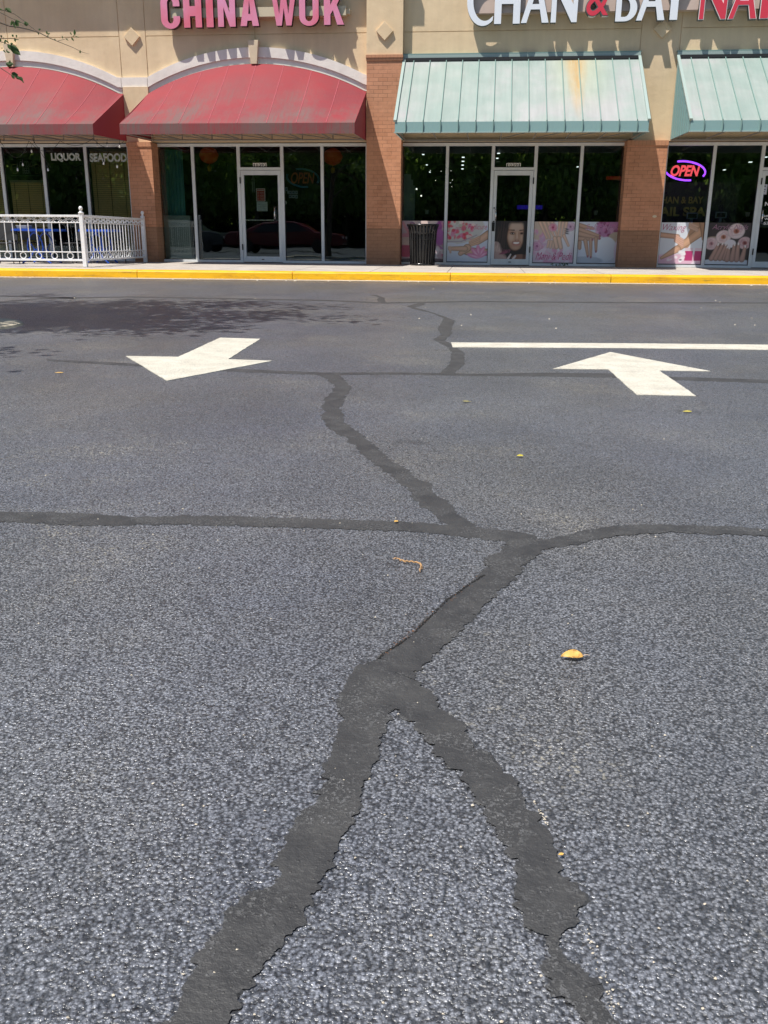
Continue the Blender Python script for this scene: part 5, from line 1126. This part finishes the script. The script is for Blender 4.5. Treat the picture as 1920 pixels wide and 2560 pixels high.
# trees and parked cars behind the camera: they show in the shop windows
M_fol2 = foliage_mat('hedge_foliage', (.05,.10,.03), (.34,.46,.12), .5); pts = []
for k_ in range(110):
    a_ = random.uniform(0, 6.28); rr_ = 2.6*math.sqrt(random.random()); c_ = (rr_*math.cos(a_), rr_*math.sin(a_), random.uniform(2.6, 8.6)); 
    for _ in range(70): pts.append((c_[0]+random.gauss(0,.55), c_[1]+random.gauss(0,.55), c_[2]+random.gauss(0,.45)))
cm = leaf_mesh('crown', pts, .26, M_fol2, 5, 1.3)
tm = MB().tube([(0,0,0),(.05,0,2.5),(0,.1,6)], [.2,.15,.06], 8); tk = tm.build('trunk', M_bark); tkm = tk.data; bpy.data.objects.remove(tk)
for i in range(34):
    x = -41+4.1*(i//2)+random.uniform(-.8,.8)+2*(i%2); y = -24-4.5*(i%2)+random.uniform(-1.5,1.5)
    T_ = empty('roadside_tree', (x, y, 0), 'tall green tree across the lot, seen only as a reflection in shop glass', 'tree', 'trees reflected in the shop windows')
    for nm, md in (('crown', cm), ('trunk', tkm)):
        o = bpy.data.objects.new(nm, md); COL.objects.link(o); o.parent = T_; o.rotation_euler = (0, 0, i*1.7); o.scale = (1, 1, random.uniform(.9, 1.35))
pts = [(random.uniform(-42, 32), -31+random.gauss(0, .5), random.uniform(0, 3.6)) for _ in range(16000)]
me = leaf_mesh('backdrop', pts, .24, mat('deep_shade_foliage', (.03,.055,.02), .7), 9, 1.3); o = bpy.data.objects.new('backdrop', me); COL.objects.link(o); MB().box(-45,35,-31.6,-31.1,0,3.3).build('solid_backing', mat('backdrop_core', (.012,.022,.008), .9), o)  # unseen leaf bank and solid box added to keep bright sky out of reflections
tag(o, 'added long dark hedge under the reflected trees, seen only in shop glass', 'backdrop')
def car(x, y, col, label, L_=4.8):
    e = empty('parked_car', (x, y, 0), label, 'car'); mc = mat('car_paint', col, .25, 0, .6); prof = [(-L_/2,.35),(-L_/2,.8),(-L_/2+.15,.92),(-L_*.30,1.0),(-L_*.17,1.42),(-L_*.03,1.52),(L_*.12,1.48),(L_*.27,1.05),(L_/2-.2,.92),(L_/2,.75),(L_/2,.35)]
    n = len(prof); ws = [.82,.88,.88,.86,.68,.66,.66,.84,.88,.86,.82]
    vs = [(x+a_, y-w, z) for (a_, z), w in zip(prof, ws)]+[(x+a_, y+w, z) for (a_, z), w in zip(prof, ws)]
    fs = [tuple(range(n))[::-1], tuple(range(n, 2*n))]+[(i, (i+1) % n, n+(i+1) % n, n+i) for i in range(n)]
    MB().add(vs, fs).build('body', mc, e, bevel=.04)
    for s_ in (-1, 1):
        w = MB().add([(x-L_*.25,y+s_*.875,1.0),(x-L_*.15,y+s_*.72,1.36),(x+L_*.10,y+s_*.72,1.42),(x+L_*.22,y+s_*.87,1.04)], [(0,1,2,3) if s_ < 0 else (3,2,1,0)]); w.build('side_window', M_black, e)
        for sx in (-.31, .31):
            wh = MB(); wh.tube([(x+sx*L_, y+s_*.70, .33), (x+sx*L_, y+s_*.90, .33)], .33, 20); W_ = wh.build('wheel', M_gask, e); MB().tube([(x+sx*L_, y+s_*.90, .33), (x+sx*L_, y+s_*.91, .33)], .2, 16).build('hubcap', M_black, W_)
    for sx in (-L_/2-.01, L_/2+.01):
        for s_ in (-.6, .6): MB().box(x+sx-.03, x+sx+.03, y+s_-.15, y+s_+.15, .68, .80).build('lamp', M_wb, e)
car(-10.2, -2.6, (.11,.004,.009), 'dark red parked car, seen only as a reflection in left shop glass', 6.0)
car(-15.6, -2.6, (.03,.035,.04), 'dark grey parked car, seen only as a reflection beside the red one', 4.6)
